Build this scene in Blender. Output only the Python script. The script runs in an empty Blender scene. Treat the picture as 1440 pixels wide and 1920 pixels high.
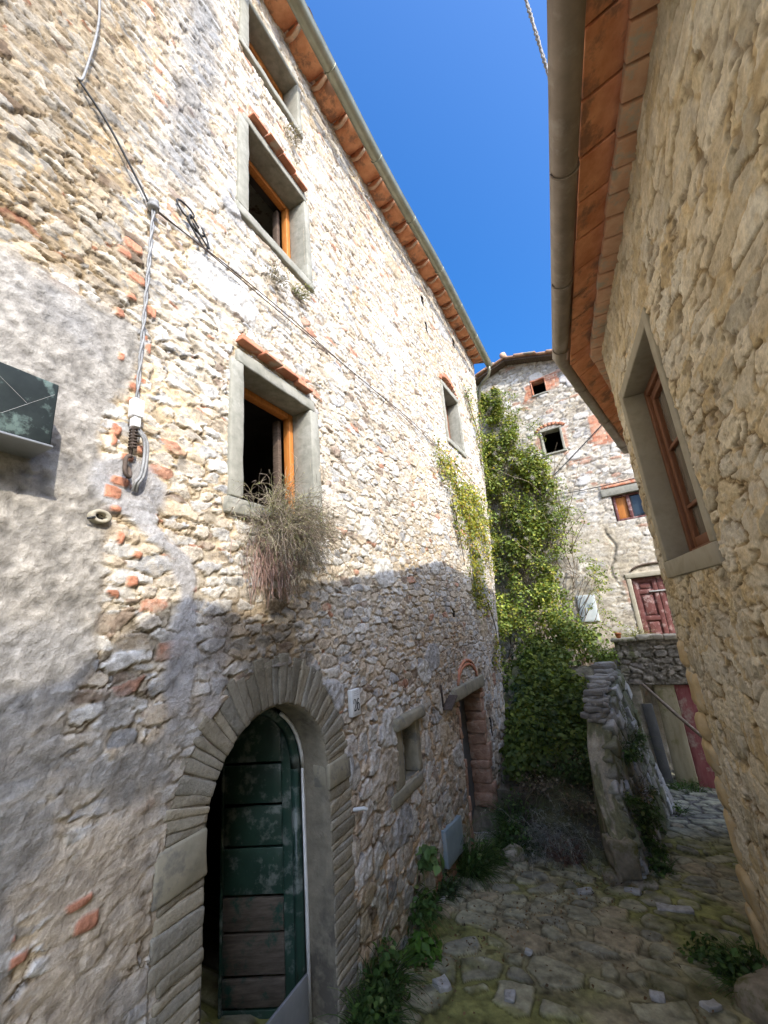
import bpy, math, random
import numpy as np
from mathutils import Matrix, Vector
random.seed(7); RNG = np.random.default_rng(7)
C = bpy.context.scene.collection
SC = bpy.context.scene
# ------------------------------------------------------------------ camera, light, exposure
PITCH, ROLL, FOC = math.radians(15.3), math.radians(5.2), 760.0
fw = Vector((0, math.cos(PITCH), math.sin(PITCH))); r0 = Vector((1, 0, 0)); u0 = r0.cross(fw)
up = u0 * math.cos(ROLL) + r0 * math.sin(ROLL); rt = r0 * math.cos(ROLL) - u0 * math.sin(ROLL)
cam = bpy.data.cameras.new('camera'); cam.sensor_fit = 'VERTICAL'; cam.sensor_height = 24.0
cam.lens = 24.0 * FOC / 1920.0; cam.clip_start = 0.05; cam.clip_end = 2000
co = bpy.data.objects.new('camera', cam); C.objects.link(co)
co.matrix_world = Matrix(((rt.x, up.x, -fw.x, 0), (rt.y, up.y, -fw.y, 0), (rt.z, up.z, -fw.z, 0), (0, 0, 0, 1)))
SC.camera = co
TOSUN = Vector((0.617, -1.007, 0.92)).normalized()
SUN_EL = math.asin(TOSUN.z); SUN_AZ = math.atan2(TOSUN.x, TOSUN.y)
w = bpy.data.worlds.new('World'); SC.world = w; w.use_nodes = True
nt = w.node_tree; sky = nt.nodes.new('ShaderNodeTexSky'); sky.sky_type = 'NISHITA'
sky.sun_disc = False; sky.sun_elevation = SUN_EL; sky.sun_rotation = SUN_AZ
sky.altitude = 0; sky.air_density = 1.0; sky.dust_density = 10.0; sky.ozone_density = 10.0
bg = nt.nodes['Background']; hs = nt.nodes.new('ShaderNodeHueSaturation'); hs.inputs['Saturation'].default_value = 1.25
nt.links.new(sky.outputs[0], hs.inputs['Color']); nt.links.new(hs.outputs[0], bg.inputs[0]); bg.inputs[1].default_value = 0.15
sl = bpy.data.lights.new('sun', 'SUN'); sl.energy = 2.0; sl.angle = math.radians(0.53); sl.color = (1.0, 0.915, 0.79)
so = bpy.data.objects.new('sun', sl); C.objects.link(so); so.rotation_euler = (-TOSUN).to_track_quat('-Z', 'Y').to_euler()
SC.view_settings.view_transform = 'Standard'; SC.view_settings.look = 'None'; SC.view_settings.gamma = 1.0
SC.view_settings.exposure = 1.57
SC.cycles.denoising_prefilter = 'NONE'; SC.cycles.max_bounces = 12; SC.cycles.diffuse_bounces = 8; SC.cycles.transparent_max_bounces = 12
# ------------------------------------------------------------------ noise
def _h(ix, iy, seed):
    a = (ix.astype(np.int64) * 374761393 + iy.astype(np.int64) * 668265263 + seed * 2147483647 + 1013904223) & 0xFFFFFFFF
    a = ((a ^ (a >> 13)) * 1274126177) & 0xFFFFFFFF
    a = ((a ^ (a >> 16)) * 2246822519) & 0xFFFFFFFF
    return ((a ^ (a >> 15)) & 0xFFFFFF) / float(0x1000000)
def vn(x, y, seed=0):
    ix = np.floor(x); iy = np.floor(y); fx = x - ix; fy = y - iy
    fx = fx * fx * (3 - 2 * fx); fy = fy * fy * (3 - 2 * fy)
    a = _h(ix, iy, seed); b = _h(ix + 1, iy, seed); c = _h(ix, iy + 1, seed); d = _h(ix + 1, iy + 1, seed)
    return (a + (b - a) * fx) * (1 - fy) + (c + (d - c) * fx) * fy - 0.5
def fbm(x, y, seed=0, o=4, g=0.5):
    s = 0; a = 1.0
    for i in range(o):
        s = s + a * vn(x * 2 ** i + 17.3 * i, y * 2 ** i - 9.1 * i, seed + i); a *= g
    return s
def n3(P, f, seed=0):      # cheap 3-D noise by mixing three planes
    x, y, z = P[:, 0] * f, P[:, 1] * f, P[:, 2] * f
    return (vn(x + z * .37, y - z * .61, seed) + vn(y + x * .29, z - x * .53, seed + 5) + vn(z + y * .41, x - y * .33, seed + 9)) / 1.5
def ss(a, b, x):
    t = np.clip((x - a) / (b - a), 0, 1); return t * t * (3 - 2 * t)
def lerp(a, b, t): return a + (b - a) * t
def rubble(x, y, sx, sy, seed, p=2.6, jit=.8, wv=.35, shear=0.0):
    X = x / sx + shear * y / sx; Y = y / sy; j0 = np.floor(Y)
    F1 = np.full(X.shape, 9.); F2 = F1.copy(); ID = np.zeros(X.shape); LX = np.zeros(X.shape); LY = np.zeros(X.shape)
    for dj in (-1, 0, 1):
        j = j0 + dj; off = _h(j, j * 0, seed + 77) * 5; sc = .8 + .5 * _h(j, j * 0 + 3, seed + 78)
        xr = X * sc + off; c0 = np.floor(xr)
        for di in (-2, -1, 0, 1, 2):
            c = c0 + di
            h1 = _h(c, j, seed); h2 = _h(c, j, seed + 1); h3 = _h(c, j, seed + 2); h4 = _h(c, j, seed + 3)
            dx = xr - (c + .5 + jit * (h1 - .5)); dy = Y - (j + .5 + jit * .7 * (h2 - .5))
            t = (h4 - .5) * .7; dx, dy = dx + dy * t * .6, dy - dx * t * .6
            d = (np.abs(dx) ** p + np.abs(dy) ** p) ** (1 / p) - wv * (h3 - .5)
            n = d < F1
            F2 = np.where(n, F1, np.minimum(F2, d)); ID = np.where(n, _h(c, j, seed + 4), ID)
            LX = np.where(n, dx, LX); LY = np.where(n, dy, LY); F1 = np.where(n, d, F1)
    return F1, F2, ID, LX, LY
def rnd(ID, k): return np.modf(np.abs(np.sin(ID * (127.1 + 31.7 * k) + k * 1.7)) * 43758.5453)[0]
def palette(r, items):     # items: (weight, rgb); r in 0..1
    wsum = sum(i[0] for i in items); out = np.zeros(r.shape + (3,)); acc = 0
    for wt, c in items:
        m = (r >= acc / wsum) & (r <= (acc + wt) / wsum); out[m] = c; acc += wt
    return out
# ------------------------------------------------------------------ objects
def tag(o, label=None, cat=None, group=None, kind=None):
    if label: o['label'] = label
    if cat: o['category'] = cat
    if group: o['group'] = group
    if kind: o['kind'] = kind
    return o
def thing(name, loc, label, cat, group=None):
    o = bpy.data.objects.new(name, None); C.objects.link(o); o.location = loc; o.empty_display_size = .2
    return tag(o, label, cat, group)
def wloc(o):
    l = Vector(o.location)
    while o.parent: o = o.parent; l += Vector(o.location)
    return l
def mesh_np(name, V, F, mat, parent=None, smooth=True, cols=None):
    V = np.asarray(V, dtype=np.float64)
    if parent is not None: V = V - np.array(wloc(parent))
    me = bpy.data.meshes.new(name)
    if isinstance(F, np.ndarray):
        k = F.shape[1]; me.vertices.add(len(V)); me.vertices.foreach_set('co', V.astype(np.float32).ravel())
        me.loops.add(F.size); me.loops.foreach_set('vertex_index', F.astype(np.int32).ravel())
        me.polygons.add(len(F)); me.polygons.foreach_set('loop_start', np.arange(0, F.size, k, dtype=np.int32))
        me.update(calc_edges=True)
    else:
        me.from_pydata([tuple(x) for x in V], [], [tuple(x) for x in F])
    if smooth: me.polygons.foreach_set('use_smooth', np.ones(len(me.polygons), dtype=bool))
    if cols is not None:
        a = me.attributes.new('Col', 'FLOAT_COLOR', 'POINT')
        c4 = np.ones((len(V), 4), dtype=np.float32); c4[:, :3] = np.clip(cols, 0.005, .9); a.data.foreach_set('color', c4.ravel())
    me.materials.append(mat); me.update()
    o = bpy.data.objects.new(name, me); C.objects.link(o)
    if parent is not None: o.parent = parent
    return o
class MB:
    def __init__(s): s.v = []; s.f = []; s.n = 0; s.c = []
    def add(s, V, F, col=None):
        V = np.asarray(V, float); s.v.append(V); s.f += [tuple(int(i) + s.n for i in f) for f in F]; s.n += len(V)
        if col is not None: s.c.append(np.broadcast_to(np.asarray(col, float), V.shape) if np.ndim(col) == 1 else np.asarray(col))
        return s
    def build(s, name, mat, parent=None, smooth=False):
        V = np.concatenate(s.v); return mesh_np(name, V, s.f, mat, parent, smooth, np.concatenate(s.c) if s.c else None)
def block(f, lo, hi, n=(4, 4, 3), bev=.01, amp=.0, freq=12, seed=0):
    """rounded, slightly uneven box in the local space of f (f maps Nx3 local points to world)"""
    lo = np.array(lo, float); hi = np.array(hi, float); n = [max(3, int(k)) for k in n]; idx = {}; P = []; F = []
    def vid(i, j, k):
        key = (i, j, k)
        if key not in idx: idx[key] = len(P); P.append((i / n[0], j / n[1], k / n[2]))
        return idx[key]
    for a, b, c in ((0, 1, 2), (1, 2, 0), (2, 0, 1)):
        for side in (0, n[c]):
            for i in range(n[a]):
                for j in range(n[b]):
                    q = []
                    for di, dj in ((0, 0), (1, 0), (1, 1), (0, 1)):
                        t = [0, 0, 0]; t[a] = i + di; t[b] = j + dj; t[c] = side; q.append(vid(*t))
                    F.append(q if side else q[::-1])
    P = np.array(P); bev = min(bev, .45 * (hi - lo).min())
    for q in range(3):
        L_ = hi[q] - lo[q]; ts_ = np.concatenate([[0], np.linspace(bev / L_, 1 - bev / L_, n[q] - 1), [1]]) if n[q] > 2 else np.array([0, .5, 1]); P[:, q] = ts_[np.rint(P[:, q] * n[q]).astype(int)]
    # push the outermost rings to the bevel
    p = lo + P * (hi - lo); m = np.clip(p, lo + bev, hi - bev); d = p - m; L = np.linalg.norm(d, axis=1, keepdims=True)
    p = m + d / np.maximum(L, 1e-9) * bev * (L > 1e-9)
    if amp:
        p = p + amp * np.stack([n3(p, freq, seed), n3(p + 7.7, freq, seed + 20), n3(p - 3.3, freq, seed + 40)], 1)
    return (f(p) if f else p), F
def tube(path, r, n=8, cap=True):
    P = np.asarray(path, float); k = len(P); r = np.broadcast_to(np.asarray(r, float), (k,))
    T = np.gradient(P, axis=0); T /= np.maximum(np.linalg.norm(T, axis=1, keepdims=True), 1e-9)
    a = np.array([0, 0, 1.]) if abs(T[0, 2]) < .9 else np.array([1., 0, 0])
    V = []; F = []
    A = np.cross(T[0], a); A /= np.linalg.norm(A)
    for i in range(k):
        A = A - T[i] * (A @ T[i]); A /= np.linalg.norm(A); B = np.cross(T[i], A)
        for j in range(n):
            t = 2 * math.pi * j / n; V.append(P[i] + r[i] * (A * math.cos(t) + B * math.sin(t)))
    for i in range(k - 1):
        for j in range(n): F.append((i * n + j, i * n + (j + 1) % n, (i + 1) * n + (j + 1) % n, (i + 1) * n + j))
    if cap: F.append(tuple(range(n))[::-1]); F.append(tuple((k - 1) * n + j for j in range(n)))
    return V, F
# ------------------------------------------------------------------ materials
def new_mat(name):
    m = bpy.data.materials.new(name); m.use_nodes = True; return m, m.node_tree, m.node_tree.nodes['Principled BSDF']
def N(t, k, **kw):
    n = t.nodes.new(k)
    for a, b in kw.items():
        if a in n.inputs: n.inputs[a].default_value = b
        else: setattr(n, a, b)
    return n
def mixc(t, a, b, fac, mode='MIX'):
    m = t.nodes.new('ShaderNodeMix'); m.data_type = 'RGBA'; m.blend_type = mode
    for s, v in ((m.inputs[0], fac), (m.inputs[6], a), (m.inputs[7], b)):
        if hasattr(v, 'links'): t.links.new(v, s)
        else: s.default_value = v if not isinstance(v, tuple) or len(v) == 4 else v + (1,)
    return m.outputs[2]
def ramp(t, fac, stops):
    r = t.nodes.new('ShaderNodeValToRGB'); t.links.new(fac, r.inputs[0]); e = r.color_ramp.elements
    while len(e) < len(stops): e.new(.5)
    for x, (p, c) in zip(e, stops): x.position = p; x.color = c + (1,) if len(c) == 3 else c
    return r.outputs[0]
def noise(t, scale, detail=4, rough=.6, stretch=None, dist=0.0):
    tc = t.nodes.new('ShaderNodeTexCoord'); v = tc.outputs['Object']
    if stretch:
        mp = t.nodes.new('ShaderNodeMapping'); mp.inputs['Scale'].default_value = stretch; t.links.new(v, mp.inputs[0]); v = mp.outputs[0]
    n = N(t, 'ShaderNodeTexNoise', Scale=scale, Detail=detail, Roughness=rough, Distortion=dist); t.links.new(v, n.inputs['Vector']); return n.outputs['Fac']
def bump(t, bs, facs):
    prev = None
    for f, st, di in facs:
        b = N(t, 'ShaderNodeBump', Strength=st, Distance=di); t.links.new(f, b.inputs['Height'])
        if prev: t.links.new(prev, b.inputs['Normal'])
        prev = b.outputs[0]
    t.links.new(prev, bs.inputs['Normal'])
def mat_attr(name, grain=70, gs=.35, b1=.5, b2=.4, rough=.92):
    m, t, b = new_mat(name); at = N(t, 'ShaderNodeAttribute', attribute_name='Col')
    g1 = noise(t, grain, 5, .7); g2 = noise(t, grain * .22, 4, .65); g3 = noise(t, grain * .55, 3, .6)
    c = mixc(t, at.outputs['Color'], ramp(t, g1, [(.3, (.45, .44, .43)), (.55, (1, 1, 1)), (.75, (1.25, 1.24, 1.2))]), gs, 'MULTIPLY')
    c = mixc(t, c, ramp(t, g2, [(.3, (.6, .58, .56)), (.6, (1.1, 1.1, 1.1))]), gs, 'MULTIPLY')
    t.links.new(c, b.inputs['Base Color']); b.inputs['Roughness'].default_value = rough; b.inputs['Specular IOR Level'].default_value = .2
    bump(t, b, [(g2, b1, .016), (g3, b1 * 1.1, .009), (g1, b2, .006)]); return m
def mat_noise(name, c1, c2, scale=8, rough=.85, b=.3, bd=.01, metal=0, stretch=None, c3=None, s3=2.0, spec=.3, lo=.35, hi=.65):
    m, t, bs = new_mat(name); f = noise(t, scale, 6, .65, stretch)
    c = ramp(t, f, [(lo, c1), (hi, c2)])
    if c3:
        g = noise(t, s3, 5, .7); mask = ramp(t, g, [(.52, (0, 0, 0)), (.62, (1, 1, 1))]); c = mixc(t, c, c3, mask)
    t.links.new(c, bs.inputs['Base Color']); bs.inputs['Roughness'].default_value = rough; bs.inputs['Metallic'].default_value = metal
    bs.inputs['Specular IOR Level'].default_value = spec
    fine = noise(t, scale * 6, 4, .6, stretch)
    bump(t, bs, [(f, b, bd), (fine, b * .7, bd * .3)]); return m
def mat_leaf(name, rough=.5, trans=.3):
    m, t, b = new_mat(name); at = N(t, 'ShaderNodeAttribute', attribute_name='Col'); out = t.nodes['Material Output']
    t.links.new(at.outputs['Color'], b.inputs['Base Color']); b.inputs['Roughness'].default_value = rough; b.inputs['Specular IOR Level'].default_value = .25
    tr = N(t, 'ShaderNodeBsdfTranslucent'); t.links.new(mixc(t, at.outputs['Color'], (1.5, 1.5, .7), 1.0, 'MULTIPLY'), tr.inputs[0])
    mx = N(t, 'ShaderNodeMixShader'); mx.inputs[0].default_value = trans
    t.links.new(b.outputs[0], mx.inputs[1]); t.links.new(tr.outputs[0], mx.inputs[2]); t.links.new(mx.outputs[0], out.inputs[0]); return m
def mat_glass(name, tint=(.02, .025, .03)):
    m, t, b = new_mat(name); b.inputs['Base Color'].default_value = tint + (1,); b.inputs['Roughness'].default_value = .08
    f = noise(t, 3, 3); t.links.new(ramp(t, f, [(.3, (.05, .05, .05)), (.7, (.16, .16, .16))]), b.inputs['Roughness']); b.inputs['Specular IOR Level'].default_value = .6; return m
M = dict(
 wallL=mat_attr('rubble_masonry', 75, .45, .55, .45), wallR=mat_attr('flush_masonry', 60, .4, .5, .4), wallB=mat_attr('far_masonry', 45, .4, .5, .4),
 street=mat_attr('cobbles', 55, .4, .4, .35, .8), dirt=mat_attr('soil_and_steps', 45, .5, .6, .5),
 serena=mat_noise('grey_sandstone', (.20, .195, .155), (.285, .275, .225), 14, .9, .35, .006, c3=(.31, .30, .25), s3=4),
 serena_dark=mat_noise('tooled_sandstone', (.15, .135, .10), (.25, .225, .165), 9, .92, .6, .012, c3=(.10, .09, .07), s3=2.6),
 serena_tan=mat_noise('tan_sandstone', (.22, .20, .14), (.31, .28, .20), 9, .92, .4, .008, c3=(.17, .16, .13), s3=6),
 concrete=mat_noise('cement_surround', (.29, .26, .19), (.37, .335, .25), 10, .9, .2, .004, c3=(.32, .29, .22), s3=5),
 brick=mat_noise('old_brick', (.36, .13, .07), (.52, .24, .14), 10, .9, .4, .006, c3=(.42, .33, .25), s3=7),
 brick_rough=mat_noise('crumbling_brick', (.27, .155, .10), (.40, .25, .165), 12, .95, .9, .02, c3=(.40, .29, .21), s3=8),
 tile=mat_noise('terracotta_tile', (.50, .19, .085), (.70, .33, .17), 7, .85, .25, .004, c3=(.30, .15, .09), s3=5),
 tile_pale=mat_noise('pale_terracotta', (.50, .28, .17), (.62, .40, .27), 8, .9, .25, .004, c3=(.40, .34, .26), s3=6),
 roof=mat_noise('weathered_roof_tiles', (.28, .15, .09), (.42, .27, .18), 6, .9, .3, .01, c3=(.25, .22, .17), s3=3),
 gutter=mat_noise('olive_zinc', (.20, .205, .15), (.30, .30, .23), 5, .45, .08, .002, .5, c3=(.25, .26, .2), s3=3),
 gutter_brown=mat_noise('taupe_painted_gutter', (.17, .135, .10), (.24, .195, .15), 6, .5, .08, .002, .2, c3=(.26, .23, .19), s3=4),
 wood_orange=mat_noise('varnished_orange_wood', (.36, .125, .025), (.50, .19, .04), 9, .55, .15, .003, stretch=(9, 9, .7)),
 wood_brown=mat_noise('brown_window_wood', (.13, .055, .028), (.20, .085, .04), 9, .55, .15, .003, stretch=(9, 9, .8)),
 wood_dark=mat_noise('old_dark_wood', (.06, .04, .028), (.12, .085, .06), 8, .85, .4, .006, stretch=(2, 2, 12)),
 door_green=mat_noise('flaking_green_paint', (.012, .034, .025), (.022, .058, .042), 5, .42, .3, .004, c3=(.13, .155, .14), s3=8, spec=.5),
 door_bare=mat_noise('bare_grey_board', (.055, .045, .035), (.11, .095, .075), 7, .8, .4, .005, stretch=(1, 1, 7), c3=(.016, .05, .036), s3=5.5),
 maroon=mat_noise('worn_maroon_paint', (.10, .032, .028), (.155, .06, .05), 7, .7, .3, .004, c3=(.30, .2, .18), s3=9),
 metal=mat_noise('dull_zinc_sheet', (.22, .235, .24), (.30, .31, .315), 4, .45, .05, .001, .4),
 panel=mat_noise('blue_grey_painted_cover', (.20, .26, .28), (.26, .325, .34), 5, .5, .05, .001, c3=(.3, .34, .34), s3=3),
 panel_pale=mat_noise('pale_grey_cover', (.46, .52, .53), (.56, .6, .6), 5, .5, .05, .001),
 box=mat_noise('scuffed_black_enamel', (.010, .015, .015), (.022, .03, .028), 7, .78, .2, .002, c3=(.10, .14, .125), s3=8, spec=.25),
 cable=mat_noise('grey_cable', (.17, .17, .165), (.30, .30, .29), 30, .6, .1, .002), cable_dark=mat_noise('black_cable', (.02, .02, .02), (.05, .05, .05), 30, .6, .1, .002),
 white=mat_noise('white_plastic', (.72, .72, .7), (.8, .8, .78), 10, .4, .05, .001), marble=mat_noise('white_plaque_stone', (.55, .56, .53), (.66, .66, .63), 14, .5, .05, .001),
 ink=mat_noise('black_lettering', (.015, .015, .02), (.03, .03, .035), 20, .6, .02, .001), ink_pale=mat_noise('faint_grey_lettering', (.3, .3, .3), (.36, .36, .36), 20, .7, .02, .001),
 iron=mat_noise('rusty_iron', (.06, .045, .035), (.12, .09, .07), 25, .8, .3, .002, .3), rope=mat_noise('galvanised_bar', (.3, .3, .28), (.42, .42, .4), 20, .6, .1, .001, .3),
 dark_room=mat_noise('darkened_room_plaster', (.05, .042, .035), (.09, .075, .06), 3, .95, .3, .01), ceiling=mat_noise('flaking_ceiling_plaster', (.30, .26, .19), (.42, .38, .29), 6, .95, .4, .01, c3=(.12, .07, .035), s3=6),  # room darkness put into the wall colour, kept near black
 glass=mat_glass('window_glass', (.03, .045, .06)), curtain=mat_noise('net_curtain_behind_glass', (.12, .105, .08), (.21, .19, .15), 6, .25, .05, .001, stretch=(14, 14, .5), spec=.6),
 board_red=mat_noise('faded_red_board', (.20, .045, .05), (.30, .12, .11), 4, .85, .3, .004, stretch=(3, 3, .6), c3=(.36, .27, .22), s3=3),
 board_beige=mat_noise('mossy_beige_board', (.26, .22, .13), (.36, .32, .21), 4, .9, .3, .004, stretch=(3, 3, .5), c3=(.18, .17, .07), s3=2.5),
 sheet_grey=mat_noise('weathered_grey_sheet', (.085, .085, .08), (.13, .13, .12), 4, .85, .2, .003), pole=mat_noise('weathered_pole', (.16, .125, .09), (.25, .20, .15), 10, .9, .4, .004, stretch=(1, 1, 8)),
 cement=mat_noise('mossy_cement_render', (.27, .24, .18), (.40, .36, .27), 11, .95, .5, .012, c3=(.10, .10, .035), s3=3.5),
 quoin=mat_noise('ochre_quoin_stone', (.44, .32, .16), (.58, .45, .26), 9, .92, .5, .012, c3=(.44, .37, .25), s3=5),
 pale_stone=mat_noise('loose_white_stone', (.28, .27, .235), (.46, .45, .41), 20, .9, .5, .006), pot=mat_noise('clay_pot', (.45, .15, .06), (.55, .2, .09), 9, .8, .1, .002),
 boulder=mat_noise('mossy_boulder', (.18, .155, .105), (.30, .26, .19), 12, .95, .6, .012, c3=(.11, .11, .035), s3=4),
 leaf=mat_leaf('leaf', .5, .3), stem=mat_leaf('dry_stem', .8, .1), bark=mat_noise('vine_bark', (.08, .06, .04), (.15, .115, .08), 14, .9, .4, .004),
)
# ------------------------------------------------------------------ plan of the lane: the two facing walls as (along, height, out) maps
class Plan:
    def __init__(s, start, segs, side, u0):
        P = [np.array(start, float)]; us = [u0]; hs = []
        for hd, L in segs:
            h = math.radians(hd); P.append(P[-1] + L * np.array([math.sin(h), math.cos(h)])); us.append(us[-1] + L); hs.append(h)
        s.P = np.array(P); s.us = np.array(us); s.hs = np.array(hs); s.side = side
    def at(s, u):
        u = np.asarray(u, float); i = np.clip(np.searchsorted(s.us, u, side='right') - 1, 0, len(s.hs) - 1)
        h = s.hs[i]; e = np.stack([np.sin(h), np.cos(h)], -1); n = np.stack([np.cos(h), -np.sin(h)], -1) * s.side
        return s.P[i] + e * (u - s.us[i])[..., None], e, n
    def __call__(s, u, v, o, bat=None):
        p, e, n = s.at(u); o = o + (bat(u, v) if bat else 0)
        return np.concatenate([p + n * np.asarray(o)[..., None], np.asarray(v, float)[..., None]], -1)
def lbat(u, v): return .015 * (v + 1) * ss(2.5, 6, u)
h0 = math.radians(26.3)
PL = Plan((-math.cos(h0) * 1.75 - 5 * math.sin(h0), math.sin(h0) * 1.75 - 5 * math.cos(h0)), [(26.3, 8.5), (27.03, .6), (27.75, .6), (28.5, 12)], 1, -5)
def fL(u, v, o): return PL(u, v, o, lbat)
def L3(p): return fL(p[:, 0], p[:, 1], p[:, 2])
def L1(u, v, o=0.): return L3(np.array([[u, v, o]]))[0]
h1 = math.radians(21.6)
PR = Plan((math.cos(h1) * .79 - 10 * math.sin(h1), -math.sin(h1) * .79 - 10 * math.cos(h1)), [(21.6, 30)], -1, -10)
def fR(u, v, o): return PR(u, v, o)
def R3(p): return fR(p[:, 0], p[:, 1], p[:, 2])
BP0 = np.array([5.033, 8.872]); BE = np.array([.8634, -.5045]); BN = np.array([-.5045, -.8634])
def fB(s, z, o):
    s = np.asarray(s, float); return np.concatenate([BP0 + s[..., None] * BE + np.asarray(o)[..., None] * BN, np.asarray(z, float)[..., None]], -1)
def B3(p): return fB(p[:, 0], p[:, 1], p[:, 2])
def zg(x, y):             # the street falls gently away from the camera
    a = .4695 * x + .8829 * y; return -1.84 - .13 * np.clip(a, -6, 12)
def steps(segs):          # breakpoints with linearly varying spacing: (a, b, da, db)
    out = []
    for a, b, da, db in segs:
        n = max(1, int(round((b - a) / ((da + db) / 2)))); t = np.linspace(0, 1, n + 1)[:-1]
        k = (db - da) / (da + db); out.append(a + (b - a) * (t * (1 - k) + k * t * t))
    out.append([segs[-1][1]]); return np.concatenate(out)
def grid_faces(nr, nc, keep=None):
    i = np.arange(nr - 1)[:, None] * nc + np.arange(nc - 1)[None, :]
    F = np.stack([i, i + 1, i + nc + 1, i + nc], -1).reshape(-1, 4)
    return F if keep is None else F[keep.ravel()]
def compact(V, F, *arr):
    used = np.zeros(len(V), bool); used[F.ravel()] = True; m = np.cumsum(used) - 1
    return (V[used], m[F]) + tuple(a[used] for a in arr)
LIME = [(.40, (.55, .53, .48)), (.20, (.52, .46, .37)), (.12, (.45, .37, .265)), (.12, (.38, .375, .36)), (.022, (.42, .22, .14)), (.06, (.25, .19, .14)), (.08, (.52, .44, .33))]
def masonry(x, y, sx, sy, seed, pal, mort, buried=.25, gap=.10, relief=.016, warp=.3, p=2.2, shear=0, face=.5, rough=1.0, chips=.45, joints=.62, tn=.75, cov=.55, jw=.09):
    a1 = fbm(x / sx * 1.1, y / sy * .8, seed + 60, 3); a2 = fbm(x / sx * .9, y / sy * .9, seed + 70, 3)
    j1 = fbm(x * 22, y * 26, seed + 61, 3, .5); j2 = fbm(x * 23, y * 27, seed + 71, 3, .5)
    wx = x + sx * warp * a1 + .020 * j1; wy = y + sy * warp * a2 + .016 * j2
    F1, F2, ID, LX, LY = rubble(wx, wy, sx, sy, seed, p, shear=shear)
    e = F2 - F1; r1, r2, r3, r4 = rnd(ID, 1), rnd(ID, 2), rnd(ID, 3), rnd(ID, 4)
    cover = fbm(x * 7, y * 9, seed + 80, 4, .6)
    gj = gap * (.5 + 1.0 * r4) + cov * np.maximum(0, cover - .02 + .12 * (r2 < buried))
    m = ss(gj, gj + .09, e) * (1 - ss(.78, 1.05, F1))
    tilt = (r1 - .5) * LX * 1.2 + (r4 - .5) * 1.8 * LY
    # broken faces: a couple of flat facets per stone
    fac = np.minimum(tilt, (r2 - .5) * 1.6 * LX - (r3 - .4) * 1.3 * LY + .12)
    rid = .5 - np.abs(fbm(x * 15 + ID * 91, y * 21 + ID * 37, seed + 90, 3, .55)) * 2
    hgt = m * (relief * (.15 + .75 * r3) + relief * .9 * fac + relief * face * .55 * (rid - .3)) + (1 - m) * relief * .5 * rough * (j1 + .6 * cover)
    tone = fbm(x * 16 + ID * 50, y * 24 + ID * 31, seed + 95, 5, .65)
    col = palette(r1, pal) * (.86 + .28 * r3)[..., None]; col = col * (1 + tn * tone[..., None]); col = lerp(col, np.array((.36, .33, .28)), (ss(.12, .38, tone) * .55)[..., None])
    col = lerp(col, mort, (ss(.05, .35, j2 + .4 * cover) * .45)[..., None])
    cc = lerp(mort, col, m[..., None])
    G1, G2, I3, gx, gy = rubble(wx + .3, wy - .2, sx * .36, sy * .42, seed + 7, 1.9, .9, .4)
    q = ss(.10, .2, G2 - G1) * (rnd(I3, 1) < chips) * (1 - m); cc = lerp(cc, palette(rnd(I3, 2), pal) * (1 + .6 * tone[..., None]), q[..., None]); hgt = hgt + q * relief * (.25 + .5 * rnd(I3, 3) + .5 * gx * (rnd(I3, 4) - .5))
    op = ss(jw, .02, np.abs(e - gj + .03)) * ss(-.05, .12, fbm(x * 9 + 3, y * 11, seed + 99, 3)) * joints; hgt = hgt - op * relief * .9; cc = lerp(cc, cc * np.array((.36, .32, .27)), op[..., None])
    return hgt, cc, m, ID
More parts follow.
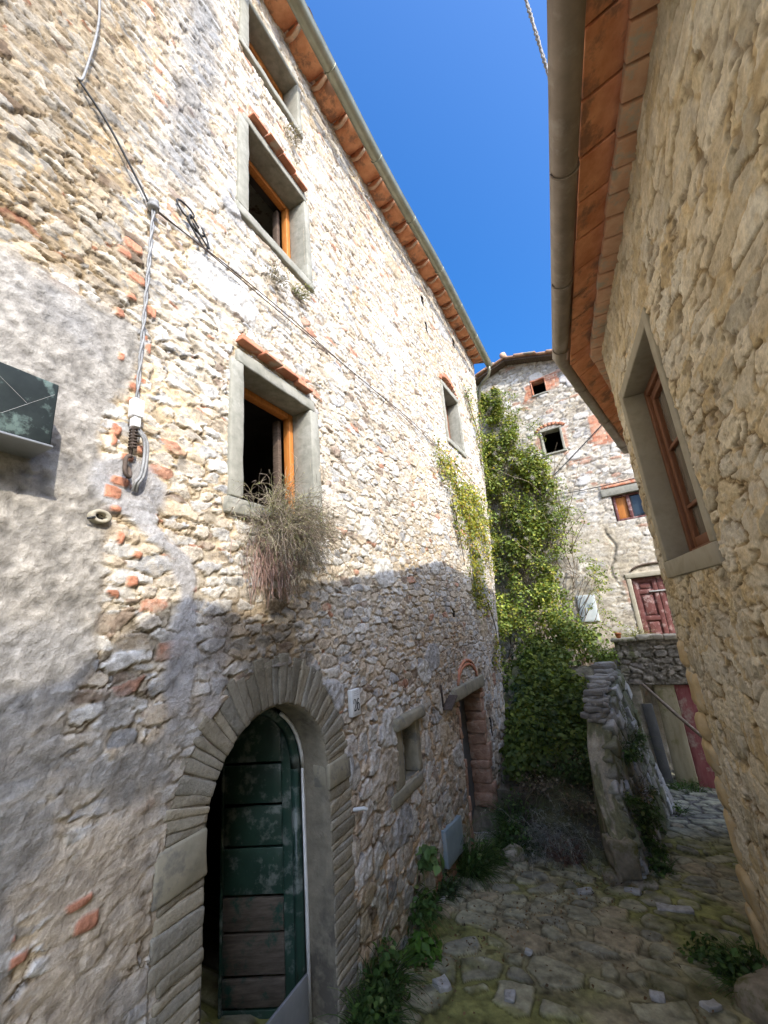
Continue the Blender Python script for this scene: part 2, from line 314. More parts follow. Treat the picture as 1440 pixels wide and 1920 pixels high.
def left_surface(u, v):
    z = np.zeros_like(u); H = z.copy(); m = z.copy(); ID = z.copy()
    lo = fbm(u * .9, v * .9, 301, 4); f2 = fbm(u * 5, v * 5, 303, 4); f3 = fbm(u * 22, v * 22, 305, 3, .6)
    mort = np.array((.45, .39, .295)) * (1 + .4 * f2 + .4 * f3)[..., None]
    warm = ss(-.1, .35, fbm(u * 1.7, v * 1.7, 307, 3)); mort = lerp(mort, mort * np.array((1.12, 1.02, .86)), warm[..., None])
    pink = ss(.2, -.6, v) * ss(2.0, 2.6, u); mort = lerp(mort, mort * np.array((1.03, .95, .92)), pink[..., None])
    big = (v < -.72 + .35 * f2) & (u > 2.55); up = (u < 1.02 + .25 * lo) & (v > 1.5); md = ~(big | up)
    col = mort.copy()
    for sel, kw in ((md, dict(sx=.155, sy=.064, seed=11, buried=.3, relief=.015)), (big, dict(sx=.2, sy=.15, seed=23, buried=.10, relief=.021, gap=.07, p=2.6)), (up, dict(sx=.105, sy=.055, seed=35, buried=.4, relief=.013, jw=.12))):
        if sel.any(): H[sel], col[sel], m[sel], ID[sel] = masonry(u[sel], v[sel], pal=LIME, mort=mort[sel], **kw)
    # a few larger single stones let into the courses
    F1, F2, I2, a, b = rubble(u + .05 * f2, v + .04 * f2, .55, .34, 51, 2.4, .9)
    bs = ss(.30, .24, F1 + .05 * f3) * (rnd(I2, 2) < .22) * ~up
    H = lerp(H, .018 + .012 * f3 + .01 * f2, bs); col = lerp(col, palette(rnd(I2, 1), LIME[:4]) * (1 + .4 * f3[..., None]), bs[..., None])
    # earthy upper left part
    e = (ss(1.25, .8, u + .3 * lo) * ss(1.35, 1.7, v))[..., None]; col = lerp(col, col * np.array((.64, .59, .51)), e)
    H = H + .006 * f2 + .005 * f3 * (1 - m)
    sm = ss(1.5, 1.15, u + .2 * lo) * ss(.0, -.25, v) * ss(-.28, .02, fbm(u * 4.2, v * 4.2, 325, 4)); f6 = fbm(u * 15, v * 16, 326, 4, .6)
    cs_ = lerp(np.array((.46, .385, .285)), np.array((.27, .255, .225)), ss(-.12, .22, fbm(u * 2.4, v * 2.4, 327, 4))[..., None]) * (1 + .4 * f3 + .4 * f6)[..., None]
    H = lerp(H, .010 + .006 * f6 + .004 * f3, sm * .85); col = lerp(col, cs_, (sm * .85)[..., None])
    # rough-cast render on the left
    edge = .93 + .05 * fbm(v * 2.2, v * 0 + 3, 311, 3) * 2 + .05 * f2
    top = 1.52 + .10 * f2
    low = ss(-.35, -.05, v); edge = lerp(edge - .18 + .30 * lo, edge, low)
    pl = ss(.035, -.035, u - edge) * ss(.05, -.05, v - top)
    f4 = fbm(u * 30, v * 30, 313, 2, .6); f5 = fbm(u * 13, v * 15, 314, 4, .6)
    cp = np.array((.285, .265, .23)) * (1 + .7 * f4 + .4 * f5)[..., None]
    cp = lerp(cp, np.array((.24, .235, .225)) * (1 + .5 * f4)[..., None], (ss(.05, .4, fbm(u * 3, v * 3, 317, 4) + .22 * ss(.1, -.6, v)) * .75)[..., None])
    cp = lerp(cp, np.array((.45, .37, .27)) * (1 + .4 * f4)[..., None], (ss(.15, .35, fbm(u * 2.1 + 9, v * 1.6, 319, 4)) * ss(.1, -.5, v))[..., None])
    H = lerp(H, .010 + .003 * f5 + .007 * f4, pl); col = lerp(col, cp, pl[..., None])
    # grey cement runs and patches
    pathu = 1.0 + .32 * ss(.7, .25, v) + .04 * fbm(v * 6, v * 0, 321, 3)
    ce = ss(.09, .04, np.abs(u - pathu) + .06 * f2) * ss(-.45, -.2, v) * ss(.82, .68, v) + ss(.17, .10, np.hypot((u - 1.0) * .9, (v - .68) * 1.1) + .09 * f2)
    cl = ss(.16, .04, np.abs(u - 1.5) + .12 * f2) * ss(-.6, -.3, v) * ss(.25, .0, v)
    ce = np.clip(ce + .7 * cl, 0, 1); col = lerp(col, np.array((.335, .33, .325)) * (1 + .3 * f2 + .35 * f3)[..., None], ce[..., None] * .9); H = lerp(H, .014 + .012 * f2 + .004 * f3, ce * .85)
    # scattered brick ends beside the wire
    FB1, FB2, IB, _, _ = rubble(u, v, .10, .06, 71, 3.5, .5)
    br = ss(.42, .34, FB1) * (rnd(IB, 1) < .5 * ss(.12, .03, np.abs(u - (.97 + .06 * ss(.9, .2, v)))) * ss(.15, .3, v) * ss(2.1, 1.9, v))
    br = np.maximum(br, ss(.40, .33, FB1) * (rnd(IB, 2) < .24) * (np.abs(u - .9) < .12) * (np.abs(v + .92) < .12))
    col = lerp(col, np.array((.44, .20, .12)) * (1 + .6 * f3)[..., None], br[..., None]); H = lerp(H, .018, br)
    # algae stain over the arch, and drip stain below the eaves
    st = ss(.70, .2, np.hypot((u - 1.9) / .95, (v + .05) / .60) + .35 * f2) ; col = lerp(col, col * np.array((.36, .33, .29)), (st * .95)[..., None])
    dr = ss(.22, .02, np.abs(u - 1.18 - .06 * (v - 3)) + .16 * f2) * ss(2.4, 3.0, v); col = lerp(col, np.array((.20, .20, .195)) * (1 + .5 * f3)[..., None], (dr * .75)[..., None])
    gr = ss(.5, .1, (v + 2.05) + .1 * (u - 2.5) + .5 * f2) * ss(2.4, 2.7, u); col = lerp(col, col * np.array((.62, .62, .52)), (gr * .8)[..., None])
    dirt = ss(-.05, .4, fbm(u * 1.2, v * .7, 323, 5)); col = lerp(col, col * np.array((.80, .78, .75)), (dirt * .6)[..., None])
    return H, col
# ------------------------------------------------------------------ street
def build_street():
    al = np.concatenate([[-60, -20, -8, -3, -1, .5], steps([(1.2, 2.2, .03, .010), (2.2, 5.5, .009, .013), (5.5, 9.5, .013, .03), (9.5, 14, .04, .3)]), [20, 60]])
    ac = np.concatenate([[-60, -20, -8, -4], steps([(-2.6, -1.9, .06, .010), (-1.9, .7, .010, .010), (.7, 3.5, .010, .06)]), [5, 10, 25, 60]])
    A, X = np.meshgrid(al, ac, indexing='ij'); x = .4695 * A + .8829 * X; y = .8829 * A - .4695 * X
    f1 = fbm(A * 1.3, X * 1.3, 401, 4); f2 = fbm(A * 7, X * 7, 403, 4); f3 = fbm(A * 20, X * 20, 405, 3, .55)
    wx = A + .075 * fbm(A * 2.6, X * 2.6, 407, 3) + .012 * f2; wy = X + .075 * fbm(A * 2.6, X * 2.5, 409, 3) + .012 * f2
    F1, F2, ID, LX, LY = rubble(wy, wx, .27, .19, 411, 2.2, .9, .5)
    e = F2 - F1; r1, r2, r3 = rnd(ID, 1), rnd(ID, 2), rnd(ID, 3); g = .07 + .12 * r3 + .25 * np.maximum(0, f2 - .05)
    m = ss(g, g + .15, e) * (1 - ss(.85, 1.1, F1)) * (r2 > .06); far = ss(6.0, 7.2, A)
    H = .016 * f1 + m * (.011 + .010 * r3 + .016 * ((r1 - .5) * LX + (r2 - .5) * LY) + .004 * f2 + .004 * f3) + (1 - m) * (.010 * f2 + .008 * f3) 
    st = palette(r1, [(.40, (.30, .285, .19)), (.25, (.35, .33, .215)), (.2, (.25, .24, .175)), (.08, (.34, .285, .175)), (.03, (.44, .43, .39))]) * (1 + .4 * f2 + .6 * f3)[..., None]
    moss = ss(-.3, .1, fbm(A * 1.1 + 3, X * 1.1, 415, 4)); mo2 = ss(-.15, .25, fbm(A * 5, X * 5, 418, 4))
    jt = lerp(np.array((.29, .255, .155)), np.array((.215, .215, .07)), (moss * (1 - far))[..., None]) * (1 + .6 * f2 + .7 * f3)[..., None]
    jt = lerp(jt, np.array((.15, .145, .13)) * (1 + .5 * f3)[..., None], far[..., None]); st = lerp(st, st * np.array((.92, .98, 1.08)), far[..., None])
    col = lerp(jt, st, (m * (1 - .7 * moss * mo2 * (1 - far)))[..., None])
    dk = ss(.07, .0, np.abs(e - g - .03)) * (r2 > .06); col = lerp(col, col * np.array((.38, .36, .30)), (dk * .9)[..., None])
    wet = ss(.34, .05, np.hypot((A - 3.6), (X + .05) * .9) + .2 * f2); col = lerp(col, np.array((.085, .085, .025)) * (1 + .5 * f3)[..., None], (wet * .8)[..., None])
    V = np.stack([x, y, zg(x, y) + H], -1).reshape(-1, 3)
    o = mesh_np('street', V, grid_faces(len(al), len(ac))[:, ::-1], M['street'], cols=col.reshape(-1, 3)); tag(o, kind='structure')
build_street()
# ------------------------------------------------------------------ left house
LH = thing('stone_house', tuple(L1(3.6, -2.3, -.5)), 'tall rubble stone house left of the lane with arched green door and three stacked windows', 'house')
AC, AV, AR = 1.93, -.86, .465        # door arch centre and radius
def uend(v): return np.interp(v, [-3.2, -2.7, -1.9, .65, 5.6, 6.6], [6.25, 6.45, 6.93, 7.55, 8.45, 8.6])
LWIN = [(1.66, 2.355, .77, 1.685), (1.70, 2.40, 3.0, 3.93), (1.70, 2.36, 4.84, 5.49)]
SLITS = [(5.36, 5.45, 4.95, 5.17), (5.39, 5.47, 4.45, 4.68), (6.82, 6.93, 5.08, 5.27), (5.13, 5.21, .0, .1), (6.08, 6.15, -1.62, -1.38)]
AWIN = (5.83, 6.56, 2.74, 3.70); AW2 = (6.25, 6.72, .35, .95); SWIN = (3.44, 3.81, -1.30, -.90); NDOOR = (4.985, 5.83, -2.75, -.93)
def build_left_wall():
    us = steps([(-6, -.2, .35, .12), (-.2, .3, .05, .008), (.3, 2.6, .0065, .0075), (2.6, 8.6, .0075, .018), (8.6, 11.6, .03, .25)])
    vs = steps([(-3.2, -2.3, .02, .008), (-2.3, 1.8, .0065, .007), (1.8, 6.25, .0075, .015)])
    U0, V = np.meshgrid(us, vs); E = uend(V)
    H, col = left_surface(U0, V)
    sur = np.maximum(ss(AR + .24, AR + .20, np.hypot(U0 - AC, V - AV)) * (V > AV), (V <= AV) * ss(.74, .70, np.abs(U0 - AC)))
    for a_, b_, c_, d_ in LWIN + [AWIN, AW2, SWIN]: sur = np.maximum(sur, ((U0 > a_ - .085) & (U0 < b_ + .07) & (V > c_ - .09) & (V < d_ + .09)).astype(float))
    a_, b_, c_, d_ = NDOOR; sur = np.maximum(sur, ((U0 > a_ - .08) & (U0 < b_ + .12) & (V < d_ + .1)).astype(float))
    H = np.minimum(H, lerp(1., -.004, sur))
    U = np.minimum(U0, E); over = np.maximum(0, U0 - E)
    cr = .05 * np.exp(-((U0 - E) / .12) ** 2)
    P, e, n = PL.at(U); bo = lbat(U, V)
    t = ss(-.05, .07, U0 - E)[..., None]
    nn = n * (1 - t) + e * t; nn /= np.linalg.norm(nn, axis=-1, keepdims=True)
    xy = P + n * (bo - over)[..., None] + nn * (H - cr * .6)[..., None]
    Vx = np.concatenate([xy, V[..., None]], -1).reshape(-1, 3)
    uc = (U0[:-1, :-1] + U0[1:, 1:]) / 2; vc = (V[:-1, :-1] + V[1:, 1:]) / 2; keep = np.ones(uc.shape, bool)
    for a, b, c, d in LWIN + SLITS + [AWIN, AW2, SWIN]: keep &= ~((uc > a) & (uc < b) & (vc > c) & (vc < d))
    a, b, c, d = NDOOR; keep &= ~((uc > a) & (uc < b) & (vc > c) & (vc < d))
    keep &= ~((np.abs(uc - AC) < AR + .02) & (vc < AV)); keep &= ~(np.hypot(uc - AC, vc - AV) < AR + .02)
    keep &= ~((((uc - 6.195) / .36) ** 2 + ((vc - 3.80) / .17) ** 2 < 1) & (vc > 3.8))
    F = grid_faces(len(vs), len(us), keep)
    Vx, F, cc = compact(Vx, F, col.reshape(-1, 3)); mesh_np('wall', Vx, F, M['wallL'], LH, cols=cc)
build_left_wall()
def room(f, u0, u1, v0, v1, o0, o1, parent, ceil=None):
    V = [(u0, v0, o0), (u1, v0, o0), (u1, v1, o0), (u0, v1, o0), (u0, v0, o1), (u1, v0, o1), (u1, v1, o1), (u0, v1, o1)]
    F = [(4, 5, 6, 7), (0, 1, 5, 4), (0, 4, 7, 3), (1, 2, 6, 5)] + ([] if ceil else [(3, 7, 6, 2)])
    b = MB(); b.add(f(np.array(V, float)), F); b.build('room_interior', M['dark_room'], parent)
    if ceil:
        b = MB(); b.add(f(np.array([V[3], V[7], V[6], V[2]], float)), [(0, 1, 2, 3)]); b.build('ceiling', ceil, parent)
def slab(mb, f, a, seed, bev=.012, amp=.006, n=None, freq=14):
    u0, u1, v0, v1, o0, o1 = a
    d = [max(2, min(16, int(abs(x) / .045))) for x in (u1 - u0, v1 - v0, o1 - o0)]
    mb.add(*block(f, (u0, v0, o0), (u1, v1, o1), n or d, bev, amp, freq, seed)); return mb
def one(name, f, a, mat, parent, seed=0, **k): return slab(MB(), f, a, seed, **k).build(name, M[mat] if isinstance(mat, str) else mat, parent, True)
def window_L(win, jw=(.1, .1), lint=.10, sill=.09, depth=.17, hood=None, mode='open', jo=.022, rm=None):
    u0, u1, v0, v1 = win
    w_ = bpy.data.objects.new('window', None); C.objects.link(w_); w_.parent = LH; w_.location = Vector(L1(u0, v0, 0)) - wloc(LH)
    one('lintel', L3, (u0 - jw[0] * .5, u1 + jw[1] * .6, v1, v1 + lint, -depth, jo), 'serena', w_, 3)
    one('sill', L3, (u0 - jw[0] * 1.2, u1 + jw[1] * 1.1, v0 - sill, v0, -depth, jo + .012), 'serena', w_, 4)
    one('jamb', L3, (u0 - jw[0], u0, v0 + .002, v1 - .002, -depth, jo + .006), 'serena', w_, 5)
    one('jamb', L3, (u1, u1 + jw[1], v0 + .002, v1 - .002, -depth, jo + .003), 'serena', w_, 6)
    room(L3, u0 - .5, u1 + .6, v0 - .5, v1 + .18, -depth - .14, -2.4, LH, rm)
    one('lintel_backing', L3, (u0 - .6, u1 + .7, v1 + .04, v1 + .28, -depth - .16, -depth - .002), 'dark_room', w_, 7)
    if hood:
        b = MB(); k = 4
        for r_, (dv, pr, du) in enumerate(((0, .07, 0), (.03, .045, .03))):
            for i in range(k):
                a0 = lerp(hood[0], hood[1], i / k) + .004 + du * .5; a1 = lerp(hood[0], hood[1], (i + 1) / k) - .004 + du * .5
                vv = hood[2] + dv - .006 * i + .004 * ((i * 7 + r_) % 3)
                slab(b, L3, (a0, a1, vv, vv + .026, -.05, pr + .01 * ((i * 5 + r_) % 3)), 60 + i + r_ * 9, bev=.006, amp=.005)
        b.build('brick_hood', M['brick'], w_, True)
    o0 = -depth
    if mode == 'open':
        b = MB(); slab(b, L3, (u1 - .052, u1 - .002, v0 + .003, v1 - .003, o0 - .05, o0 + .012), 1, bev=.006, amp=0); slab(b, L3, (u0 + .002, u1 - .055, v1 - .05, v1 - .003, o0 - .05, o0 + .012), 1, bev=.006, amp=0)
        slab(b, L3, (u0 + .002, u0 + .05, v0 + .003, v1 - .055, o0 - .05, o0 + .012), 1, bev=.006, amp=0); b.build('frame', M['wood_orange'], w_, True)
        one('sash_edge', L3, (u1 - .10, u1 - .062, v0 + .02, v1 - .06, o0 - .12, o0 - .06), 'wood_dark', w_, 2, bev=.006, amp=0)
        one('caulk_strip', L3, (u1 - .0015, u1 + .012, v0 + .003, v1 - .003, o0 - .05, o0 - .003), 'marble', w_, 8, bev=.002, amp=.002)
    else:
        b = MB()
        for a in ((u0 + .002, u0 + .06, v0 + .003, v1 - .003), (u1 - .06, u1 - .002, v0 + .003, v1 - .003), (u0 + .06, u1 - .06, v1 - .06, v1 - .003), (u0 + .06, u1 - .06, v0 + .003, v0 + .06), ((u0 + u1) / 2 - .035, (u0 + u1) / 2 + .035, v0 + .06, v1 - .06)): slab(b, L3, a + (o0 - .05, o0 + .012), 1, bev=.006, amp=0)
        b.build('frame', M['wood_orange' if mode == 'closed' else 'wood_brown'], w_, True)
        one('pane', L3, (u0 + .05, u1 - .05, v0 + .05, v1 - .05, o0 - .03, o0 - .024), 'glass', w_, bev=.001, amp=0)
    return w_
window_L(LWIN[0], (.105, .10), .10, .10, hood=(1.60, 2.34, 1.825))
window_L(LWIN[1], (.105, .075), .085, .085, hood=(1.70, 2.40, 4.03), rm=M['ceiling'])
window_L(LWIN[2], (.095, .06), .075, .08, mode='closed')
aw = window_L(AWIN, (.06, .07), .10, .09, .2, mode='brown')
b = MB()
for i in range(11):
    t0, t1 = math.pi * i / 11 + .02, math.pi * (i + 1) / 11 - .02
    def arc(p, t0=t0, t1=t1):
        t = lerp(t1, t0, p[:, 0]); r = p[:, 1]; return fL(6.195 + np.cos(t) * (.355 + r), 3.80 + np.sin(t) * (.165 + r), p[:, 2])
    b.add(*block(arc, (0, 0, -.08), (1, .085, .02), (3, 2, 2), .006, .004, 20, i))
b.build('brick_arch', M['brick'], aw, True)
one('tympanum', L3, (5.80, 6.60, 3.78, 3.99, -.14, -.07), 'serena_dark', aw, 9, amp=.01)
window_L(AW2, (.05, .07), .08, .08, .14, mode='brown')
for i, (a, b_, c, d) in enumerate(SLITS): room(L3, a - .02, b_ + .02, c - .02, d + .02, -.005, -.35, LH)
# small barred window with a heavy projecting lintel
sw = bpy.data.objects.new('window', None); C.objects.link(sw); sw.parent = LH; sw.location = Vector(L1(3.62, -1.1, 0)) - wloc(LH)
one('lintel', lambda p: L3(p + np.array([0, -.06, 0]) * ((p[:, :1] - 3.3) / .7) * 0), (3.32, 3.93, -.885, -.785, -.16, .06), 'serena_tan', sw, 21, bev=.02, amp=.012, freq=9)
one('sill', L3, (3.19, 3.83, -1.42, -1.318, -.16, .018), 'serena_tan', sw, 22, bev=.015, amp=.008)
one('jamb', L3, (3.315, 3.47, -1.315, -.89, -.16, .012), 'serena_tan', sw, 23, bev=.01)
one('jamb', L3, (3.77, 3.86, -1.315, -.89, -.16, .006), 'serena_tan', sw, 24, bev=.01)
room(L3, 3.3, 3.95, -1.5, -.8, -.162, -.7, LH)
b = MB(); b.add(*tube([L1(3.60, -1.315, -.06), L1(3.60, -1.1, -.06), L1(3.60, -.892, -.06)], .009, 8))
for q in range(2): b.add(*tube([L1(3.60 + s_ * .05, -1.12 + abs(s_) * .03 + .02 * q, -.055 - .02 * s_) for s_ in (-1, -.5, 0, .5, 1)], .007, 6))
b.build('iron_bar', M['rope'], sw, True)
# narrow walled-up doorway with crumbling brick jambs
nd = bpy.data.objects.new('doorway', None); C.objects.link(nd); nd.parent = LH; nd.location = Vector(L1(5.4, -2.5, 0)) - wloc(LH)
one('lintel', L3, (4.78, 5.96, -.945, -.80, -.26, .05), 'serena_tan', nd, 31, bev=.014, amp=.008)
for side in (0, 1):
    b = MB(); v = -2.78; i = 0
    while v < -.96:
        hh = (.11, .17, .09, .20, .13, .15)[(i + 2 * side) % 6] if v < -1.2 else .07; vt = min(v + hh, -.95)
        a_ = (4.87 + .04 * ((i * 7) % 3), 4.99 + .025 * ((i * 3) % 3)) if side == 0 else (5.79 + .02 * ((i * 5) % 3), 6.0 - .03 * ((i * 7) % 4))
        slab(b, L3, (a_[0], a_[1], v, vt - .002, -.24, .004 + .010 * ((i + side) % 3)), 40 + i + 30 * side, bev=.012, amp=.022, freq=13); v = vt; i += 1
    b.build('brick_jamb', M['brick_rough'], nd, True)
b = MB()
for k in range(2):
    pts = [L1(5.02 + .36 * (1 - math.cos(t)) , -.80 + (.20 + .05 * k) * math.sin(t), .012) for t in np.linspace(0, math.pi, 14)]; b.add(*tube(pts, .02, 6))
b.build('relieving_arch', M['brick'], nd, True)
one('blocking', L3, (4.9, 5.95, -2.8, -.9, -.40, -.235), 'sheet_grey', nd, 33, amp=.018, freq=8)
# ---- arched doorway
dw = bpy.data.objects.new('doorway', None); C.objects.link(dw); dw.parent = LH; dw.location = Vector(L1(AC, -2.2, 0)) - wloc(LH)
def acol(P, s_, r_):
    return np.array(((.27, .245, .185), (.235, .22, .175), (.30, .265, .19), (.25, .225, .165))[s_ % 4]) * (.8 + .4 * r_)
b = MB(); sp = MB()
OL, OR_ = 1.235, 2.66
for side in (0, 1):
    b = MB(); v = -2.75; i = 0
    while v < -.99:
        hh = .036 + .042 * RNG.random(); j = .014 * (((i * 5 + side) % 4) - 1.5)
        a = (OL - .02 * (v + 1) + j, AC - AR) if side == 0 else (AC + AR, OR_ + .04 * (v + 1) + j)
        tilt = -.10 if side == 0 else .05
        slab(b, (lambda p, c=v, tl=tilt: L3(p + np.array([0, 1, 0]) * ((p[:, :1] - AC) * 0 + tl * (np.abs(p[:, :1] - AC) - AR) * 0))), (a[0], a[1], v, min(v + hh, -.985) - .0005, -.12, .006 + .003 * ((i * 3) % 3)), 100 + i + 50 * side, bev=.010, amp=.010, n=(12, 5, 4), freq=12); b.c.append(np.broadcast_to(acol(None, i * 5 + side, RNG.random()), b.v[-1].shape)); v += hh; i += 1
    b.build('jamb_stonework', M['wallL'], dw, True)
b = MB()
slab(sp, L3, (1.225, AC - AR + .012, -.985, -.80, -.12, .014), 91, bev=.014, amp=.008); sp.build('springer_stone', M['serena_tan'], dw, True); sp = MB()
slab(sp, L3, (AC + AR - .008, 2.66, -.985, -.835, -.12, .016), 92, bev=.014, amp=.008)
nv = 34; cw = np.cumsum(np.concatenate([[0], .55 + RNG.random(nv) * .9])); ts = (math.pi - .10) + (.04 - math.pi + .10) * cw / cw[-1]
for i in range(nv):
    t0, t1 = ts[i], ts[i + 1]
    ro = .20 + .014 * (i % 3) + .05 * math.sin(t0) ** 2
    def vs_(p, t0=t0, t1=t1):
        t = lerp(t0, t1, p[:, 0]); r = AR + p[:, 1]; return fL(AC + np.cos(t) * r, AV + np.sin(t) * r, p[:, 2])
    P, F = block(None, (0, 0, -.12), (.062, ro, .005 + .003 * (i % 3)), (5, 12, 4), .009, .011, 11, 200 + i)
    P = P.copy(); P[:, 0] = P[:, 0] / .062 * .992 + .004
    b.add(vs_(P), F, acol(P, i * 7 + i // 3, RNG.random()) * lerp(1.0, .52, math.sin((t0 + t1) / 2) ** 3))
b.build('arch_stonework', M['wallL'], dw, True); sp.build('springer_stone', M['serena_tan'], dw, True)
# smooth reveal lining (jambs and arch soffit)
prof = [(AC - AR - .0, -2.8)] + [(AC - AR, AV - .05)] + [(AC + math.cos(t) * AR, AV + math.sin(t) * AR) for t in np.linspace(math.pi, 0, 26)] + [(AC + AR, AV - .05), (AC + AR, -2.8)]
V = []; F = []; oo = (.004, -.006, -.06, -.12, -.19)
for i, (a, c) in enumerate(prof):
    rr = .006
    for j, o in enumerate(oo):
        k = rr if j else -.008
        dx, dv = (AC - a), (0 if c < AV else AV - c); l = math.hypot(dx, dv) or 1; V.append((a + dx / l * k, c + dv / l * k, o))
for i in range(len(prof) - 1):
    for j in range(len(oo) - 1): F.append((i * 5 + j, i * 5 + j + 1, i * 5 + 6 + j, i * 5 + 5 + j))
bb = MB(); bb.add(L3(np.array(V)), F); bb.build('reveal', M['serena_dark'], dw, True)
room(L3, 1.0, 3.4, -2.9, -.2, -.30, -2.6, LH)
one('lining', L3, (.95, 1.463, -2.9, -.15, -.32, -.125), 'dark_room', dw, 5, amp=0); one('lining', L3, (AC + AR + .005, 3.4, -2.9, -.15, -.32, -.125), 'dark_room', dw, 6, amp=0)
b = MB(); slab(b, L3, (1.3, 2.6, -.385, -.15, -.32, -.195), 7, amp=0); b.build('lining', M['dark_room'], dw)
# frame strip down the right-hand reveal, following the arch
pts = [(AC + AR - .03, -2.7), (AC + AR - .03, -1.6), (AC + AR - .03, AV)] + [(AC + math.cos(t) * (AR - .03), AV + math.sin(t) * (AR - .03)) for t in np.linspace(0, math.pi * .8, 16)]
b = MB(); b.add(*tube([L1(a, c, -.235) for a, c in pts], .034, 6)); b.build('door_frame', M['door_green'], dw, True)
b = MB(); b.add(*tube([L1(a + .012, c, -.186) for a, c in pts[:10]], .012, 6)); b.build('plaster_strip', M['marble'], dw, True)
# inward-opened leaf: horizontal boards between stiles; it runs along world X from the hinge
hx, hy = -.735, 3.02; W_ = .47
def D3(p): return np.stack([hx - p[:, 0], hy + p[:, 2], p[:, 1] + .04 * p[:, 0]], 1)
dl = bpy.data.objects.new('door', None); C.objects.link(dl); dl.parent = dw; dl.location = Vector((hx, hy, -2)) - wloc(dw)
zz = [-.30, -.83, -1.07, -1.30, -1.56, -1.74, -1.955, -2.10, -2.35]
for i in range(len(zz) - 1):
    one('board', D3, (.095, W_, zz[i + 1] + .008, zz[i] - .008, -.01 + .006 * (i % 2), .02 + .006 * (i % 2)), 'door_green' if i < 4 or i == 7 else 'door_bare', dl, i, bev=.004, amp=.002)
b = MB(); slab(b, D3, (.0, .092, -2.35, -.33, -.02, .035), 1, bev=.006, amp=.001); slab(b, D3, (W_ + .002, W_ + .02, -2.35, -.36, -.012, .03), 2, bev=.004, amp=0); b.build('stile', M['door_green'], dl, True)
# ---- eaves of the left house: barrel tiles on the wall head, gutter, roof
def vtop(u): return np.interp(u, [-6, 1.9, 3.4, 5, 8.6], [6.12, 5.96, 5.82, 5.70, 5.52])
arcs = [-.9, -.45, 0, .45, .9, 1.33, 1.78, 2.22] + [2.66, 3.07, 3.46, 3.87, 4.22, 4.60, 4.93, 5.33, 5.71, 6.05, 6.4, 6.75, 7.1, 7.45, 7.78, 8.08, 8.42]
bt = MB(); br_ = []
for i in range(len(arcs) - 1):
    a0, a1 = arcs[i], arcs[i + 1]; c = (a0 + a1) / 2; r = (a1 - a0) / 2
    V = []; F = []; nx, no = 10, 4; jt_ = float(RNG.normal() * .010); js_ = float(RNG.normal() * .015)
    for j in range(nx + 1):
        t = math.pi * j / nx
        for k in range(no + 1):
            o = lerp(-.10, .27, k / no); V.append((c - math.cos(t) * r * .97, float(vtop(c)) + .085 + .0 - math.sin(t) * (.125) * (.9 + .1 * k / no) + .02 * k / no + jt_ + js_ * (j / nx - .5), o + jt_))
    for j in range(nx):
        for k in range(no): q = j * (no + 1) + k; F.append((q, q + 1, q + no + 2, q + no + 1))
    n_ = len(V); V2 = [(x, y + .018, o) for x, y, o in V]; Fa = F + [tuple(q + n_ for q in f[::-1]) for f in F]
    for j in range(nx): q = j * (no + 1) + no; Fa.append((q, q + n_, q + no + 1 + n_, q + no + 1))
    bt.add(L3(np.array(V + V2)), Fa)
    # pale rim where the next tile laps over
    pts = [L1(a1 + .012 * math.sin(k), float(vtop(a1)) + .075 - .085 * math.sin(math.pi * min(1, (k + .5) / 6)) - .02, lerp(-.02, .25, k / 5)) for k in range(6)]
    br_.append((pts, a1))
bt.build('eave_tile', M['tile'], LH, True)
for pts, a1 in br_:
    if -.5 < a1 < 8.3: q_ = MB(); q_.add(*tube(pts, .023, 6)); q_.build('tile_rim', M['tile_pale'], LH, True)
gu = np.linspace(-3, 8.4, 58)
def gutter_mesh(path_uvo, f, r, closed_arc=(math.pi, 2 * math.pi), lip=.012):
    V = []; F = []; nx = 10
    for (u, v, o) in path_uvo:
        for j in range(nx + 1):
            t = lerp(closed_arc[0], closed_arc[1], j / nx); V.append((u, v + math.sin(t) * r, o + math.cos(t) * r))
        V.append((u, v + lip, o + r + lip * .6))
    m_ = nx + 2
    for i in range(len(path_uvo) - 1):
        for j in range(m_ - 1): F.append((i * m_ + j, i * m_ + j + 1, (i + 1) * m_ + j + 1, (i + 1) * m_ + j))
    return f(np.array(V)), F
g = bpy.data.objects.new('gutter', None); C.objects.link(g); g.parent = LH; g.location = Vector(L1(2, 5.9, .3)) - wloc(LH)
def go(u): return np.interp(u, [-3, 1, 8.4], [.335, .325, .325])
def gv(u): return np.interp(u, [-3, 1.9, 2.75, 4.95, 8.1], [5.83, 5.68, 5.70, 5.585, 5.34]) + .06
b = MB(); b.add(*gutter_mesh([(u, float(gv(u)), float(go(u))) for u in gu], L3, .068)); b.build('channel', M['gutter'], g, True)
for u in (1.5, 2.55, 3.55, 4.5, 5.5, 6.4, 7.3):
    pts = [L1(u, float(gv(u)) + math.sin(t) * .074, float(go(u)) + math.cos(t) * .074) for t in np.linspace(math.pi, 2 * math.pi, 10)]; b = MB(); b.add(*tube(pts, .007, 6)); b.build('bracket', M['gutter'], g, True)
b = MB(); b.add(*tube([L1(8.34, 5.38, .32), L1(8.36, 5.26, .32), L1(8.42, 5.17, .27), L1(8.52, 5.10, .08), L1(8.56, 5.02, .0), L1(8.6, 4.6, -.10)], .036, 10)); b.build('downpipe', M['gutter'], g, True)
